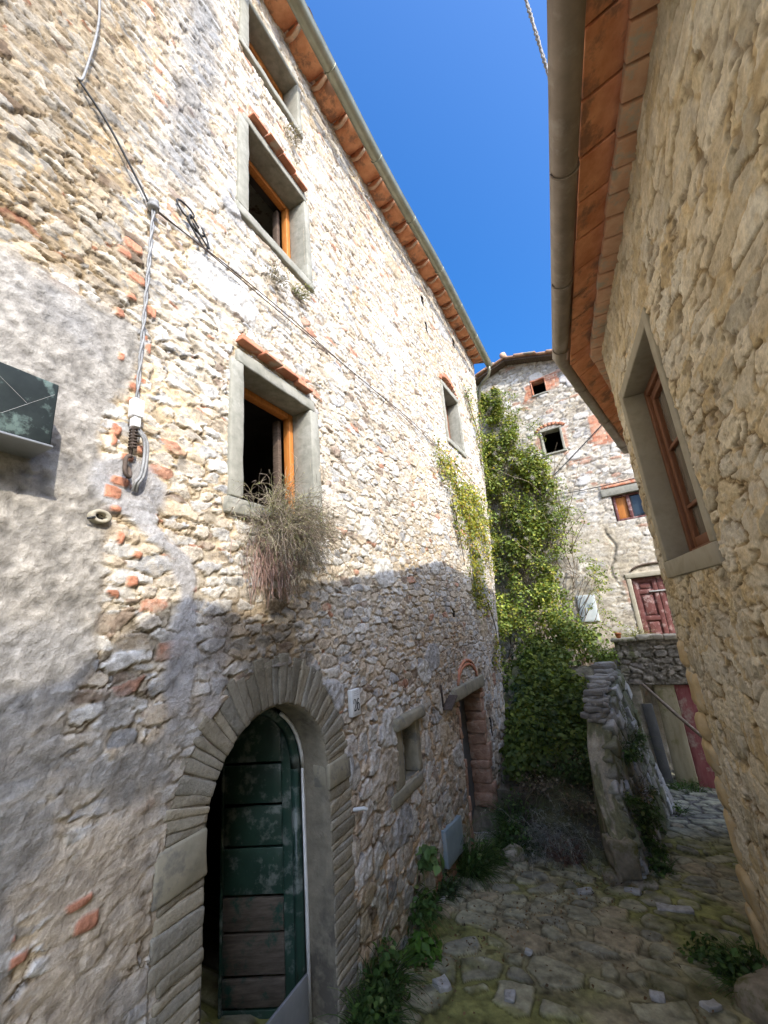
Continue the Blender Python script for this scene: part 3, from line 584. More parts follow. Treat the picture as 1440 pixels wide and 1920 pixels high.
# roof: corrugated tile plane rising from the eaves, and the plain walls that close the house at the back
ru = np.arange(-6, 8.75, .045); rk = np.linspace(0, 1, 12); RU, RK = np.meshgrid(ru, rk)
RO = .32 - 4.0 * RK; RV = np.interp(RU, [-6, 1.9, 3.4, 5, 8.6], [6.12, 5.96, 5.82, 5.70, 5.52]) + .17 + 1.25 * RK + .045 * np.sin(RU * 2 * math.pi / .22)
mesh_np('roof', fL(RU.ravel(), RV.ravel(), RO.ravel()), grid_faces(len(rk), len(ru)), M['roof'], LH)
V = [(-6, -3.2, -.02), (-6, 6.2, -.02), (-6, 7.2, -3.6), (-6, -3.2, -3.6), (8.5, -3.2, -3.0), (8.5, 5.6, -3.0), (8.5, 6.6, -3.6), (8.5, -3.2, -3.6), (8.5, 5.7, -.1)]
b = MB(); b.add(L3(np.array(V)), [(0, 1, 2, 3), (3, 2, 6, 7), (7, 6, 5, 4), (8, 6, 5)]); b.build('rear_wall', M['cement'], LH)
# ------------------------------------------------------------------ right house
RH = thing('stone_house', (4.2, 2.2, -2.3), 'ochre flush-pointed stone house right of the lane with taupe gutter and tall brown window', 'house')
def hv(d): return np.array([math.sin(math.radians(d)), math.cos(math.radians(d))])
RA = PR.at(np.array(-1.6))[0]; RC1 = PR.at(np.array(3.85))[0]; RC2 = RC1 + 2.9 * hv(39); RC3 = RC2 + 4.2 * hv(117)
RPATH = [RA, RC1, RC2, RC3]
def offset_path(path, o):      # mitred offset to the left-hand side of the direction of travel
    out = []
    for i, p in enumerate(path):
        ds = [(path[j + 1] - path[j]) / np.linalg.norm(path[j + 1] - path[j]) for j in (i - 1, i) if 0 <= j < len(path) - 1]
        ns = [np.array([-d[1], d[0]]) for d in ds]; n = sum(ns); n = n / np.linalg.norm(n); out.append(p + n * o / (n @ ns[0]))
    return out
def dense(path, step):
    out = []; ends = []
    for a, b in zip(path[:-1], path[1:]):
        n = max(1, int(np.linalg.norm(b - a) / step))
        for k in range(n): out.append(a + (b - a) * k / n)
    out.append(path[-1]); return np.array(out)
def sweep(path, prof, zfun=None, step=.5, close=True):
    cols = []
    for (o, v) in prof:
        op = offset_path(path, o); pts = []
        for a, b in zip(op[:-1], op[1:]):
            n = max(1, int(round(np.linalg.norm(path[1] - path[0]) / step))) if False else 12
            for k in range(n): pts.append(a + (b - a) * k / n)
        pts.append(op[-1]); pts = np.array(pts); cols.append(np.concatenate([pts, np.full((len(pts), 1), v)], 1))
    A = np.stack(cols, 1); nr, nc = A.shape[:2]; V = A.reshape(-1, 3)
    if zfun: V[:, 2] += zfun(V)
    F = [(i * nc + j, i * nc + (j + 1) % nc, (i + 1) * nc + (j + 1) % nc, (i + 1) * nc + j) for i in range(nr - 1) for j in range(nc if close else nc - 1)]
    return V, F
RW = (2.585, 3.525, .255, 1.59)
OCH = [(.30, (.68, .60, .44)), (.22, (.62, .52, .335)), (.16, (.70, .645, .51)), (.12, (.50, .39, .22)), (.10, (.44, .39, .28)), (.10, (.56, .50, .38))]
def right_surface(u, v):
    f2 = fbm(u * 5, v * 5, 503, 4); f3 = fbm(u * 24, v * 24, 505, 3, .6); lo = fbm(u * 1.1, v * 1.1, 507, 4)
    mort = np.array((.55, .43, .25)) * (1 + .3 * f2 + .35 * f3)[..., None]
    big = v < -.35 + .4 * f2
    H = np.zeros_like(u); col = mort.copy(); m = H.copy(); ID = H.copy()
    for sel, kw in ((~big, dict(sx=.24, sy=.10, seed=511, relief=.008, shear=.3, buried=.18)), (big, dict(sx=.36, sy=.16, seed=523, relief=.008, buried=.3, shear=.15))):
        if sel.any(): H[sel], col[sel], m[sel], ID[sel] = masonry(u[sel], v[sel], pal=OCH, mort=mort[sel], gap=.05, warp=.5, p=2.0, face=.35, chips=.3, joints=1.0, tn=.4, cov=.28, jw=.11, **kw)
    # folded, trowelled pointing between the stones: thin overlapping lips and open cracks
    w1 = u * 4.2 + .9 * f2; w2 = v * 9 + 1.3 * f2 + u * 1.5
    g1 = fbm(w1, w2, 531, 4, .5); saw = np.mod(g1 * 3.2, 1.0); lip = ss(.0, .75, saw) * (1 - ss(.86, .98, saw))
    H = H + .006 * lip * ss(-.25, .15, fbm(u * 2.5, v * 2.5, 532, 3)) + .003 * f2 + .002 * f3 + .004 * g1
    crk = ss(.022, .004, np.abs(fbm(u * 6.5 + .7 * f2, v * 10 + .7 * f2, 533, 4, .55))) * ss(.03, .18, fbm(u * 3.3, v * 3.3, 534, 3)); H = H - .010 * crk; col = lerp(col, np.array((.20, .145, .08)), (crk * .75)[..., None])
    och = ss(.0, .3, fbm(u * 2.2, v * 3.1, 535, 4)); col = lerp(col, np.array((.60, .46, .25)) * (1 + .4 * f3)[..., None], (och * .25)[..., None])
    gry = ss(.05, .3, fbm(u * 4.1, v * 6.5, 536, 4)); col = lerp(col, np.array((.60, .555, .45)) * (1 + .3 * f3)[..., None], (gry * .35)[..., None])
    pits = ss(.36, .40, fbm(u * 9, v * 13, 541, 3, .6)); H = H - .012 * pits; col = lerp(col, np.array((.20, .15, .09)), (pits * .6)[..., None])
    # lime runs on the lower part
    run = ss(.12, .3, fbm(u * 15 + .8 * f2, v * 1.7, 537, 4, .6)) * ss(.25, -.25, v) * ss(-2.2, -1.2, v); col = lerp(col, np.array((.60, .55, .44)) * (1 + .3 * f3)[..., None], (run * .7)[..., None]); H = H + .004 * run
    top = ss(1.6, 2.1, v + .3 * lo) * .35; col = lerp(col, np.array((.55, .48, .335)) * (1 + .4 * f3)[..., None], top[..., None])
    lowd = ss(-1.5, -2.3, v + .3 * f2); col = lerp(col, col * np.array((.82, .76, .62)), lowd[..., None])
    return H, col
def build_right_wall():
    us = steps([(-1.6, -.5, .2, .12), (-.5, .6, .1, .012), (.6, 3.8, .0075, .009), (3.8, 4.05, .009, .012), (4.05, 6.75, .02, .1), (6.75, 10.9, .1, .3)])
    vs = steps([(-3.3, -2.5, .05, .011), (-2.5, 2.3, .0075, .0075)])
    U, V = np.meshgrid(us, vs); H, col = right_surface(U, V)
    s1 = np.minimum(U, 3.85); P, e, n = PR.at(s1); o1 = np.maximum(0, U - 3.85); o2 = np.minimum(o1, 2.9); o3 = np.maximum(0, o1 - 2.9)
    e2 = hv(39); n2 = np.array([-e2[1], e2[0]]); e3 = hv(117); n3_ = np.array([-e3[1], e3[0]])
    xy = P + o2[..., None] * e2 + o3[..., None] * e3
    t = ss(3.79, 3.91, U)[..., None]; t2 = ss(6.7, 6.8, U)[..., None]; nn = (n * (1 - t) + n2 * t) * (1 - t2) + n3_ * t2; nn = nn / np.linalg.norm(nn, axis=-1, keepdims=True)
    xy = xy + nn * H[..., None]; X = np.concatenate([xy, V[..., None]], -1).reshape(-1, 3)
    uc = (U[:-1, :-1] + U[1:, 1:]) / 2; vc = (V[:-1, :-1] + V[1:, 1:]) / 2; a, b, c, d = RW
    F = grid_faces(len(vs), len(us), ~((uc > a - .01) & (uc < b + .01) & (vc > c - .01) & (vc < d + .01)))[:, ::-1]
    X, F, cc = compact(X, F, col.reshape(-1, 3)); mesh_np('wall', X, F, M['wallR'], RH, cols=cc)
build_right_wall()
wn = bpy.data.objects.new('window', None); C.objects.link(wn); wn.parent = RH; wn.location = Vector(R3(np.array([[3.05, .25, 0.]]))[0]) - wloc(RH)
u0_, u1_, v0_, v1_ = RW; DP = .165
one('jamb', R3, (u0_ - .085, u0_, v0_ - .0, v1_ + .085, -DP, .014), 'concrete', wn, 301, bev=.008, amp=.003)
one('jamb', R3, (u1_, u1_ + .09, v0_ - .0, v1_ + .085, -DP, .014), 'concrete', wn, 302, bev=.008, amp=.003)
one('lintel', R3, (u0_ + .001, u1_ - .001, v1_, v1_ + .083, -DP, .012), 'concrete', wn, 303, bev=.008, amp=.003)
one('sill', R3, (u0_ - .09, u1_ + .10, v0_ - .12, v0_ - .002, -DP, .02), 'concrete', wn, 304, bev=.008, amp=.003)
b = MB(); fo = (-DP - .05, -DP + .03)
for a in ((u0_ + .002, u0_ + .06, v0_ + .003, v1_ - .003), (u1_ - .06, u1_ - .002, v0_ + .003, v1_ - .003), (u0_ + .061, u1_ - .061, v1_ - .06, v1_ - .003), (u0_ + .061, u1_ - .061, v0_ + .003, v0_ + .06)): slab(b, R3, a + fo, 1, bev=.006, amp=0)
b.build('frame', M['wood_brown'], wn, True)
mid = (u0_ + u1_) / 2
for s0, s1 in ((u0_ + .062, mid - .004), (mid + .004, u1_ - .062)):
    b = MB(); f2_ = (-DP - .045, -DP + .008)
    for a in ((s0, s0 + .055, v0_ + .064, v1_ - .064), (s1 - .055, s1, v0_ + .064, v1_ - .064), (s0 + .056, s1 - .056, v0_ + .064, v0_ + .13), (s0 + .056, s1 - .056, v1_ - .12, v1_ - .064)): slab(b, R3, a + f2_, 1, bev=.006, amp=0)
    for vm in (.60, 1.05): slab(b, R3, (s0 + .056, s1 - .056, vm - .013, vm + .013) + (-DP - .036, -DP + .002), 1, bev=.004, amp=0)
    b.build('sash', M['wood_brown'], wn, True); one('pane', R3, (s0 + .05, s1 - .05, v0_ + .12, v1_ - .11, -DP - .03, -DP - .026), 'curtain', wn, bev=.0005, amp=0)
room(R3, u0_ - .3, u1_ + .3, v0_ - .2, v1_ + .2, -DP - .052, -1.2, RH)
# corner stones, rounded and bulging
b = MB(); zq = [-2.62, -2.28, -1.98, -1.72, -1.42, -1.20, -.98, -.80, -.52, -.30]; e1 = hv(21.6); n1_ = np.array([-e1[1], e1[0]]); e2 = hv(39); n2 = np.array([-e2[1], e2[0]])
for i in range(len(zq) - 1):
    L_ = (.22, .16, .26, .15, .2)[i % 5]; pr = .02 + .022 * ((i * 3) % 4) / 3
    def Q(p, L_=L_): 
        return np.concatenate([(RC1 + p[:, :1] * e1 + p[:, 2:3] * n1_), p[:, 1:2]], 1)
    b.add(*block(Q, (-L_, zq[i] + .006, -.14), (.02 + pr, zq[i + 1] - .006, .012 + pr * .55), (7, 7, 6), .05, .034, 5.5, 700 + i))
b.build('quoin', M['quoin'], RH, True)
# eaves: brick course, flat clay tiles, roof, half-round gutter
def zs(V): return .0 * V[:, 0]
def brick_course(path, o0, o1, z0, z1, L, name, mat, seed, jig=.004, i0=0, i1=99):
    b = MB(); op = path
    for si, (a, c) in enumerate(zip(op[:-1], op[1:])):
        d = (c - a); ln = np.linalg.norm(d); d = d / ln; n_ = np.array([-d[1], d[0]]); k = int(ln / L)
        for i in range(k + 1):
            s0 = i * L + (.1 if si == 0 else 0); s1 = min(s0 + L - .014, ln + (.04 if si < 2 else 0))
            if si == 0 and s0 < 2.05: continue
            if s1 - s0 < .03: continue
            r = random.Random(seed + i * 7 + si * 91); j = (r.random() - .5) * 2 * jig
            def Q(p, a=a, d=d, n_=n_): return np.concatenate([a + p[:, :1] * d + p[:, 2:3] * n_, p[:, 1:2]], 1)
            b.add(*block(Q, (s0, z0 + j, o0), (s1, z1 + j, o1 + j * 2), (4, 2, 3), .007, .006, 10, seed + i))
    return b.build(name, M[mat], RH, True)
brick_course(RPATH, -.05, .10, 2.245, 2.292, .155, 'brick_cornice', 'tile_pale', 800)
b = MB()
for si, (a, c) in enumerate(zip(RPATH[:-1], RPATH[1:])):
    d = c - a; ln = np.linalg.norm(d); d /= ln; n_ = np.array([-d[1], d[0]]); L = .265
    for i in range(int(ln / L) + 1):
        s0 = i * L + .06 * (si == 0); s1 = min(s0 + L - .013, ln + .05)
        if (si == 0 and s0 < 2.05) or s1 - s0 < .04: continue
        r = random.Random(900 + i + 37 * si); j = (r.random() - .5) * .008
        def Q(p, a=a, d=d, n_=n_, j=j): return np.concatenate([a + p[:, :1] * d + p[:, 2:3] * n_, p[:, 1:2] + j - (p[:, 2:3] - .1) * .42], 1)
        b.add(*block(Q, (s0, 2.300, -.02), (s1, 2.328, .275 + j), (5, 2, 5), .006, .004, 8, 900 + i))
b.build('soffit_tile', M['tile'], RH, True)
gz = lambda V: .045 * np.clip((V[:, 0] * e1[0] + V[:, 1] * e1[1]) - 1.2, -6, 2.6)
g = bpy.data.objects.new('gutter', None); C.objects.link(g); g.parent = RH; g.location = Vector((1.7, 3.2, 2.2)) - wloc(RH)
pf = [(.352 + math.cos(t) * .064, 2.175 + math.sin(t) * .064) for t in np.linspace(math.pi, 2 * math.pi, 13)] + [(.423, 2.19), (.408, 2.196)]
GP = [PR.at(np.array(.5))[0], RC1 - .09 * e1, RC2, RC3]
b = MB(); b.add(*sweep(GP, pf, gz, close=False)); b.build('channel', M['gutter_brown'], g, True)
b = MB()
op = offset_path(GP, .352)
for (a, c, k) in ((op[0], op[1], (.14, .42, .68, .95)), (op[1], op[2], (.22, .55, .9))):
    d = (c - a) / np.linalg.norm(c - a); n_ = np.array([-d[1], d[0]])
    for q in k:
        p = a + (c - a) * q; zz_ = 2.175 + float(gz(np.array([[p[0], p[1], 0]]))[0])
        b = MB(); b.add(*tube([tuple(p + n_ * math.cos(t) * .069) + (zz_ + math.sin(t) * .069,) for t in np.linspace(math.pi, 2 * math.pi, 12)], .006, 6)); b.build('bracket', M['gutter_brown'], g, True)
pu = [-1.6, -1.3, -.95, -.66, -.45, -.28, -.05, .18, .5, .78]; pz = [1.85, 2.02, 2.24, 2.44, 2.54, 2.56, 2.46, 2.38, 2.36, 2.36]
V = [tuple(fR(np.array(u), np.array(z), np.array(o))) for o in (.0, -.45) for u, z in zip(pu, pz)] + [tuple(fR(np.array(u), np.array(1.7), np.array(o))) for o in (.0, -.45) for u in pu]; k = len(pu)
F = [(i, i + 1, k + i + 1, k + i) for i in range(k - 1)] + [(i, i + 1, 2 * k + i + 1, 2 * k + i) for i in range(k - 1)] + [(k + i, k + i + 1, 3 * k + i + 1, 3 * k + i) for i in range(k - 1)] + [(0, k, 3 * k, 2 * k), (k - 1, 2 * k - 1, 4 * k - 1, 3 * k - 1)]
b = MB(); b.add(V, F); b.build('shadow_parapet', M['cement'], RH)  # added unseen parapet, its hump shaped to notch the left wall's shadow edge
RSTART = PR.at(np.array(.5))[0]; RPATH = [RSTART] + RPATH[1:]
rg = [offset_path(RPATH, o) for o in (.30, -3.0)]
V = [tuple(p) + (2.335 - .085,) for p in rg[0]] + [tuple(p) + (3.55,) for p in rg[1]] + [tuple(p) + (2.29,) for p in offset_path(RPATH, .29)]
F = [(i, i + 1, i + 5, i + 4) for i in range(3)] + [(4, 5, 6, 7)]
b = MB(); b.add(V, F); b.build('roof', M['roof'], RH)
RB = RA - 5.5 * PR.at(np.array(-1.6))[2]
b = MB(); b.add([tuple(RC3) + (-3.3,), tuple(RB) + (-3.3,), tuple(RA) + (-3.3,), tuple(RA) + (1.8,), tuple(RB) + (2.9,), tuple(RC3) + (2.3,)], [(0, 1, 4, 5), (1, 2, 3, 4)]); b.build('rear_wall', M['cement'], RH)
# ------------------------------------------------------------------ gabled house closing the lane
BH = thing('stone_house', (5.0, 9.2, -.8), 'gabled pale rubble house closing the lane with two small black openings and a maroon door', 'house')
def ztop(s): return 6.42 - .31 * np.abs(s + 1.57)
BW = [(-1.05, -.74, 5.31, 5.68), (-1.055, -.64, 3.67, 4.25), (.105, .98, 1.72, 2.30), (.085, .97, -1.8, .46)]
def build_back_wall():
    ssx = steps([(-4.2, -3, .2, .03), (-3, 1.2, .021, .021), (1.2, 4.6, .03, .3)]); vs = steps([(-3.3, -1, .1, .03), (-1, 6.5, .021, .021)])
    S, V0 = np.meshgrid(ssx, vs); V = np.minimum(V0, ztop(S) + .02)
    f2 = fbm(S * 4, V * 4, 603, 4); f3 = fbm(S * 20, V * 20, 605, 3, .6); lo = fbm(S * .8, V * .8, 607, 4)
    mort = np.array((.50, .45, .355)) * (1 + .3 * f2 + .35 * f3)[..., None]
    pal = [(.46, (.60, .57, .51)), (.2, (.54, .48, .39)), (.14, (.42, .40, .37)), (.12, (.38, .34, .28)), (.05, (.44, .27, .19)), (.05, (.26, .23, .19))]
    H, col, m, ID = masonry(S, V, .22, .10, 611, pal, mort, .3, .08, .017, .3, joints=.6)
    F1, F2, I2, _, _ = rubble(S + .05 * f2, V, .5, .3, 613, 2.3, .9); bs = ss(.30, .24, F1 + .06 * f2) * (rnd(I2, 2) < .3); col = lerp(col, np.array((.64, .62, .59)), (bs * .8)[..., None]); H = lerp(H, .03 + .01 * f2, bs * .8)
    low = ss(2.1, 1.2, V + .8 * lo) * ss(-.2, .2, fbm(S * 1.3, V * 1.3, 615, 4) + .12); cp = np.array((.44, .405, .335)) * (1 + .35 * f2 + .35 * f3)[..., None]
    col = lerp(col, cp * np.array((1.08, 1.03, .95)), (low * .75)[..., None]); H = H * (1 - .6 * low)
    row = np.floor(V / .062); bx = S / .20 + .5 * np.mod(row, 2); fx = np.abs(bx - np.floor(bx) - .5) * 2; fy = np.abs(V / .062 - row - .5) * 2
    bm = ss(.98, .90, fx) * ss(.98, .8, fy); bc = lerp(np.array((.50, .42, .33)), palette(_h(np.floor(bx), row, 617), [(1, (.46, .20, .12)), (1, (.52, .27, .17)), (.5, (.50, .33, .23))]), bm[..., None]) * (1 + .4 * f3)[..., None]
    def rect(a, b, c, d, k=.06): return ss(k, 0, a - S + .1 * f2) * ss(k, 0, S - b + .1 * f2) * ss(k, 0, c - V + .08 * f2) * ss(k, 0, V - d + .08 * f2)
    br = np.clip(rect(-1.24, -1.05, 5.28, 5.62) + rect(-.74, -.44, 5.32, 5.74) + rect(.04, .42, 3.58, 4.28) + rect(-.02, .9, 2.50, 2.56) + rect(-1.16, -1.06, 3.8, 4.2) * .7 + rect(-.64, -.55, 3.75, 4.2) * .7 + rect(-.55, -.1, 3.25, 3.33) * .6 + rect(-.02, .06, .0, .4) * .5, 0, 1)
    col = lerp(col, bc, br[..., None]); H = lerp(H, .012 * bm, br)
    cra = ss(.045, .015, np.abs(S + .16 - .12 * fbm(V * 1.6, V * 0, 619, 4) * 2)) * ss(1.75, 1.4, V) * ss(.3, .6, V); H = H - .02 * cra; col = lerp(col, col * .45, (cra * .6)[..., None])
    grey = ss(.0, .35, fbm(S * 1.1, V * .6, 621, 5)); col = lerp(col, col * np.array((.90, .875, .82)), grey[..., None])
    X = fB(S, V, H).reshape(-1, 3); sc = (S[:-1, :-1] + S[1:, 1:]) / 2; vc = (V0[:-1, :-1] + V0[1:, 1:]) / 2; keep = vc < ztop(sc) + .03
    for a, b, c, d in BW: keep &= ~((sc > a - .01) & (sc < b + .01) & (vc > c - .01) & (vc < d + .01))
    F = grid_faces(len(vs), len(ssx), keep); X, F, cc = compact(X, F, col.reshape(-1, 3)); mesh_np('wall', X, F, M['wallB'], BH, cols=cc)
build_back_wall()
for a, b_, c, d in BW[:2]: room(B3, a - .4, b_ + .4, c - .4, d + .3, -.20, -2.2, BH)
for i, (a, b_, c, d) in enumerate(BW[:2]):
    q = bpy.data.objects.new('window', None); C.objects.link(q); q.parent = BH; q.location = Vector(fB(a, c, 0)) - wloc(BH); jw = (.03, .055)[i]
    mt = ('brick', 'serena')[i]
    one('jamb', B3, (a - jw, a, c, d, -.22, .03), mt, q, 1); one('jamb', B3, (b_, b_ + jw, c, d, -.22, .03), mt, q, 2)
    one('lintel', B3, (a - jw, b_ + jw, d + .001, d + .05, -.22, .032), mt, q, 3); one('sill', B3, (a - jw - .02, b_ + jw + .02, c - .05, c - .001, -.22, .04), 'serena', q, 4)
    if i:
        bb = MB()
        for k in range(9):
            t0, t1 = math.pi * (.12 + .76 * k / 9) + .01, math.pi * (.12 + .76 * (k + 1) / 9) - .01
            bb.add(*block(lambda p, t0=t0, t1=t1: fB(-.848 + np.cos(lerp(t1, t0, p[:, 0])) * (.33 + p[:, 1]), d - .03 + np.sin(lerp(t1, t0, p[:, 0])) * (.16 + p[:, 1]), p[:, 2]), (0, 0, -.02), (1, .07, .035), (2, 2, 2), .006, .003, 20, k))
        bb.build('brick_arch', M['brick'], q, True)
q = bpy.data.objects.new('window', None); C.objects.link(q); q.parent = BH; q.location = Vector(fB(.5, 1.7, 0)) - wloc(BH); a, b_, c, d = BW[2]
one('lintel', B3, (a - .20, b_ + .15, d + .001, d + .18, -.12, .045), 'serena', q, 5); one('brick_hood', B3, (a - .1, b_ + .1, d + .185, d + .235, -.05, .06), 'brick', q, 6)
b = MB()
for r_ in ((a, a + .055, c, d), (b_ - .055, b_, c, d), (a + .056, b_ - .056, d - .045, d), (a + .056, b_ - .056, c, c + .045), (a + .26, a + .33, c + .046, d - .046), ((a + b_) / 2 + .12, (a + b_) / 2 + .17, c + .046, d - .046)): slab(b, B3, r_ + (-.14, -.06), 1, bev=.008, amp=0)
b.build('frame', M['maroon'], q, True); one('pane_reflection', B3, (a + .05, a + .265, c + .04, d - .04, -.135, -.10), 'wood_orange', q, 2, bev=.006, amp=0); one('pane', B3, (a + .325, b_ - .05, c + .04, d - .04, -.12, -.114), 'glass', q, 2, bev=.001, amp=0)  # orange slab stands in for the reflection in the left pane
q = bpy.data.objects.new('door', None); C.objects.link(q); q.parent = BH; q.location = Vector(fB(.53, -1.8, 0)) - wloc(BH); a, b_, c, d = BW[3]; md_ = (a + b_) / 2
one('jamb', B3, (a - .09, a, c, d, -.2, .02), 'concrete', q, 1); one('jamb', B3, (b_, b_ + .09, c, d, -.2, .02), 'concrete', q, 2); one('lintel', B3, (a - .1, b_ + .1, d + .001, d + .10, -.2, .028), 'concrete', q, 3)
bb = MB(); pts = [fB(.53 + math.cos(t) * .40, .60 + math.sin(t) * .12, .015) for t in np.linspace(.15, math.pi - .15, 14)]; bb.add(*tube(pts, .024, 6)); bb.build('relieving_arch', M['wood_dark'], q, True)  # dark tube stands in for the shade in the arch recess
for s0, s1 in ((a + .005, md_ - .005), (md_ + .005, b_ - .005)):
    lf = MB(); slab(lf, B3, (s0, s1, c, d - .01, -.13, -.09), 1, bev=.004, amp=0)
    for r_ in ((s0, s0 + .085, c, d - .01), (s1 - .085, s1, c, d - .01), (s0 + .086, s1 - .086, d - .10, d - .01), (s0 + .086, s1 - .086, .12, .20), (s0 + .086, s1 - .086, -.42, -.34), (s0 + .086, s1 - .086, c, c + .2)): slab(lf, B3, r_ + (-.089, -.062), 1, bev=.004, amp=0)
    for r_ in ((s0 + .125, s1 - .125, .235, d - .135), (s0 + .125, s1 - .125, -.305, .085), (s0 + .125, s1 - .125, c + .24, -.455)): slab(lf, B3, r_ + (-.089, -.072), 1, bev=.012, amp=0)
    lf.build('leaf', M['maroon'], q, True)
one('bolt', B3, (md_ - .17, md_ + .18, .14, .17, -.055, -.035), 'rope', q, 4, bev=.008, amp=.002)
room(B3, a, b_, c, d, -.14, -.6, BH)
# roof of the back house: two pitches with a tiled verge and a boarded soffit
for sd in (-1, 1):
    L_ = 2.75 if sd < 0 else 6
    def rf(p, sd=sd): return fB(-1.57 + sd * p[:, 0], 6.42 - .31 * p[:, 0] + p[:, 1], p[:, 2])
    b = MB(); b.add(*block(rf, (0 if sd > 0 else .002, .03, -5), (L_, .075, .24), (24, 2, 12), .008, .01, 6, 5)); b.build('roof_boards', M['wood_dark'], BH, True)
    b = MB()
    for k in range(int(L_ / .26)):
        b.add(*block(lambda p, sd=sd, k=k: fB(-1.57 + sd * p[:, 0], 6.42 - .31 * p[:, 0] + p[:, 1] + .02 * np.cos((p[:, 2] - .1) * 28) * (p[:, 2] > -1), p[:, 2]), (k * .26, .08 + .006 * (k % 3), -5), (k * .26 + .29, .135 + .012 * ((k * 5) % 3), .29 + .02 * ((k * 7) % 3)), (3, 2, 30), .02, .012, 7, k))
    b.build('roof', M['roof'], BH, True)
b = MB(); pts = [fB(-1.57, 6.60, o) for o in np.linspace(.3, -4.8, 10)]; b.add(*tube(pts, .085, 10)); b.build('ridge_tile', M['tile_pale'], BH, True)
b = MB(); b.add(B3(np.array([(-4.2, -3.3, -.02), (-4.2, 5.6, -.02), (-4.2, 5.6, -5), (-4.2, -3.3, -5), (4.6, -3.3, -.02), (4.6, 4.5, -.02), (4.6, 4.5, -5), (4.6, -3.3, -5)], float)), [(0, 1, 2, 3), (3, 2, 6, 7), (7, 6, 5, 4)]); b.build('rear_wall', M['cement'], BH)
o = one('meter_cover', B3, (-1.045, -.675, -.36, .215, -.01, .035), 'panel_pale', BH, 3, bev=.008, amp=.001)
# ------------------------------------------------------------------ terrace wall, garage recess, retaining wall, bank
TO = 1.3
TW = thing('terrace_wall', tuple(fB(.8, -1.45, TO)), 'dark rubble parapet wall carrying the terrace above the leaning boards', 'wall')
def stone_face(name, f, s0, s1, v0, v1, depth, parent, mat, seed, pal, mort0, step=.016, relief=.025, sx=.2, sy=.11, moss=.0):
    S, V = np.meshgrid(np.arange(s0, s1 + step, step), np.arange(v0, v1 + step, step)); f2 = fbm(S * 4, V * 4, seed, 4); f3 = fbm(S * 22, V * 22, seed + 2, 3)
    mort = np.array(mort0) * (1 + .4 * f2 + .4 * f3)[..., None]; H, col, m, ID = masonry(S, V, sx, sy, seed + 10, pal, mort, .1, .07, relief, .35)
    mo = ss(.0, .3, f2 + moss - .3); col = lerp(col, np.array((.10, .11, .03)) * (1 + .5 * f3)[..., None], (mo * .8)[..., None])
    R, Cn = S.shape; ring = lambda d: f(S, V, H * 0 - d)
    A = f(S, V, H).reshape(-1, 3); F = grid_faces(R, Cn)
    Bk = ring(depth).reshape(-1, 3); F2 = grid_faces(R, Cn)[:, ::-1] + len(A); n0 = len(A)
    border = np.concatenate([np.arange(Cn), np.arange(1, R) * Cn + Cn - 1, (R - 1) * Cn + np.arange(Cn - 2, -1, -1), np.arange(R - 2, 0, -1) * Cn])
    nb = np.roll(border, -1); F3 = np.stack([nb, border, border + n0, nb + n0], -1)
    return mesh_np(name, np.concatenate([A, Bk]), np.concatenate([F, F2, F3]), M[mat], parent, cols=np.concatenate([col.reshape(-1, 3)] * 2))
DK = [(.4, (.24, .22, .18)), (.3, (.30, .27, .225)), (.2, (.19, .175, .145)), (.1, (.34, .31, .27))]
stone_face('wall', lambda s, v, o: fB(s, v, o + TO), -.42, 3.2, -1.44, -.70, .3, TW, 'dirt', 631, DK, (.15, .135, .10))
b = MB()
for k in range(9): slab(b, B3, (-.47 + .42 * k, -.47 + .42 * k + .405, -.71 + .01 * (k % 2), -.65 + .012 * ((k * 3) % 4), TO - .33, TO + .05), 640 + k, bev=.015, amp=.014)
b.build('coping_stone', M['cement'], TW, True)
one('terrace_slab', B3, (-.42, 3.2, -1.0, -.82, -.02, TO - .31), 'cement', TW, 5, amp=.01)
one('garage_side', B3, (-.42, -.18, -3.3, -1.45, .3, TO - .02), 'cement', TW, 6, amp=.02)
def board(label, a, mat, seed, name='board', n=None):
    o = one(name, B3, a, mat, None, seed, bev=.006, amp=.005, freq=4); tag(o, label, 'board'); return o
board('mossy beige board standing beside the red one under the terrace', (.035, .33, -3.08, -1.43, TO - .05, TO - .02), 'board_beige', 1)
board('faded red board standing under the terrace against the beige one', (.335, 1.05, -3.15, -1.44, TO - .06, TO - .03), 'board_red', 2)
o = one('metal_sheet', lambda p: B3(p + np.array([1, 0, 0]) * (-(p[:, 1:2] + 3.05) * .03)), (-.17, -.01, -3.05, -1.75, TO - .02, TO - .008), 'sheet_grey', None, 3, bev=.004, amp=.004); tag(o, 'dark grey sheet standing left of the beige board under the terrace', 'sheet')
o = one('pole', lambda p: B3(np.stack([p[:, 0] * .72 - p[:, 1] * .69, -p[:, 0] * .80 * .98 - p[:, 1] * .72, p[:, 2]], 1) + np.array([-.13, -1.42, TO + .14])), (0, -.022, -.02), (1.5, .022, .02), None) if False else None
b = MB(); b.add(*tube([fB(-.13, -1.42, TO + .03), fB(.25, -1.85, TO + .22), fB(.62, -2.25, TO + .38), fB(1.4, -3.05, TO + .66)], (.026, .028, .027, .024), 8)); o = b.build('pole', M['pole'], None, True); tag(o, 'brown wooden pole propped slantwise across the boards', 'pole')
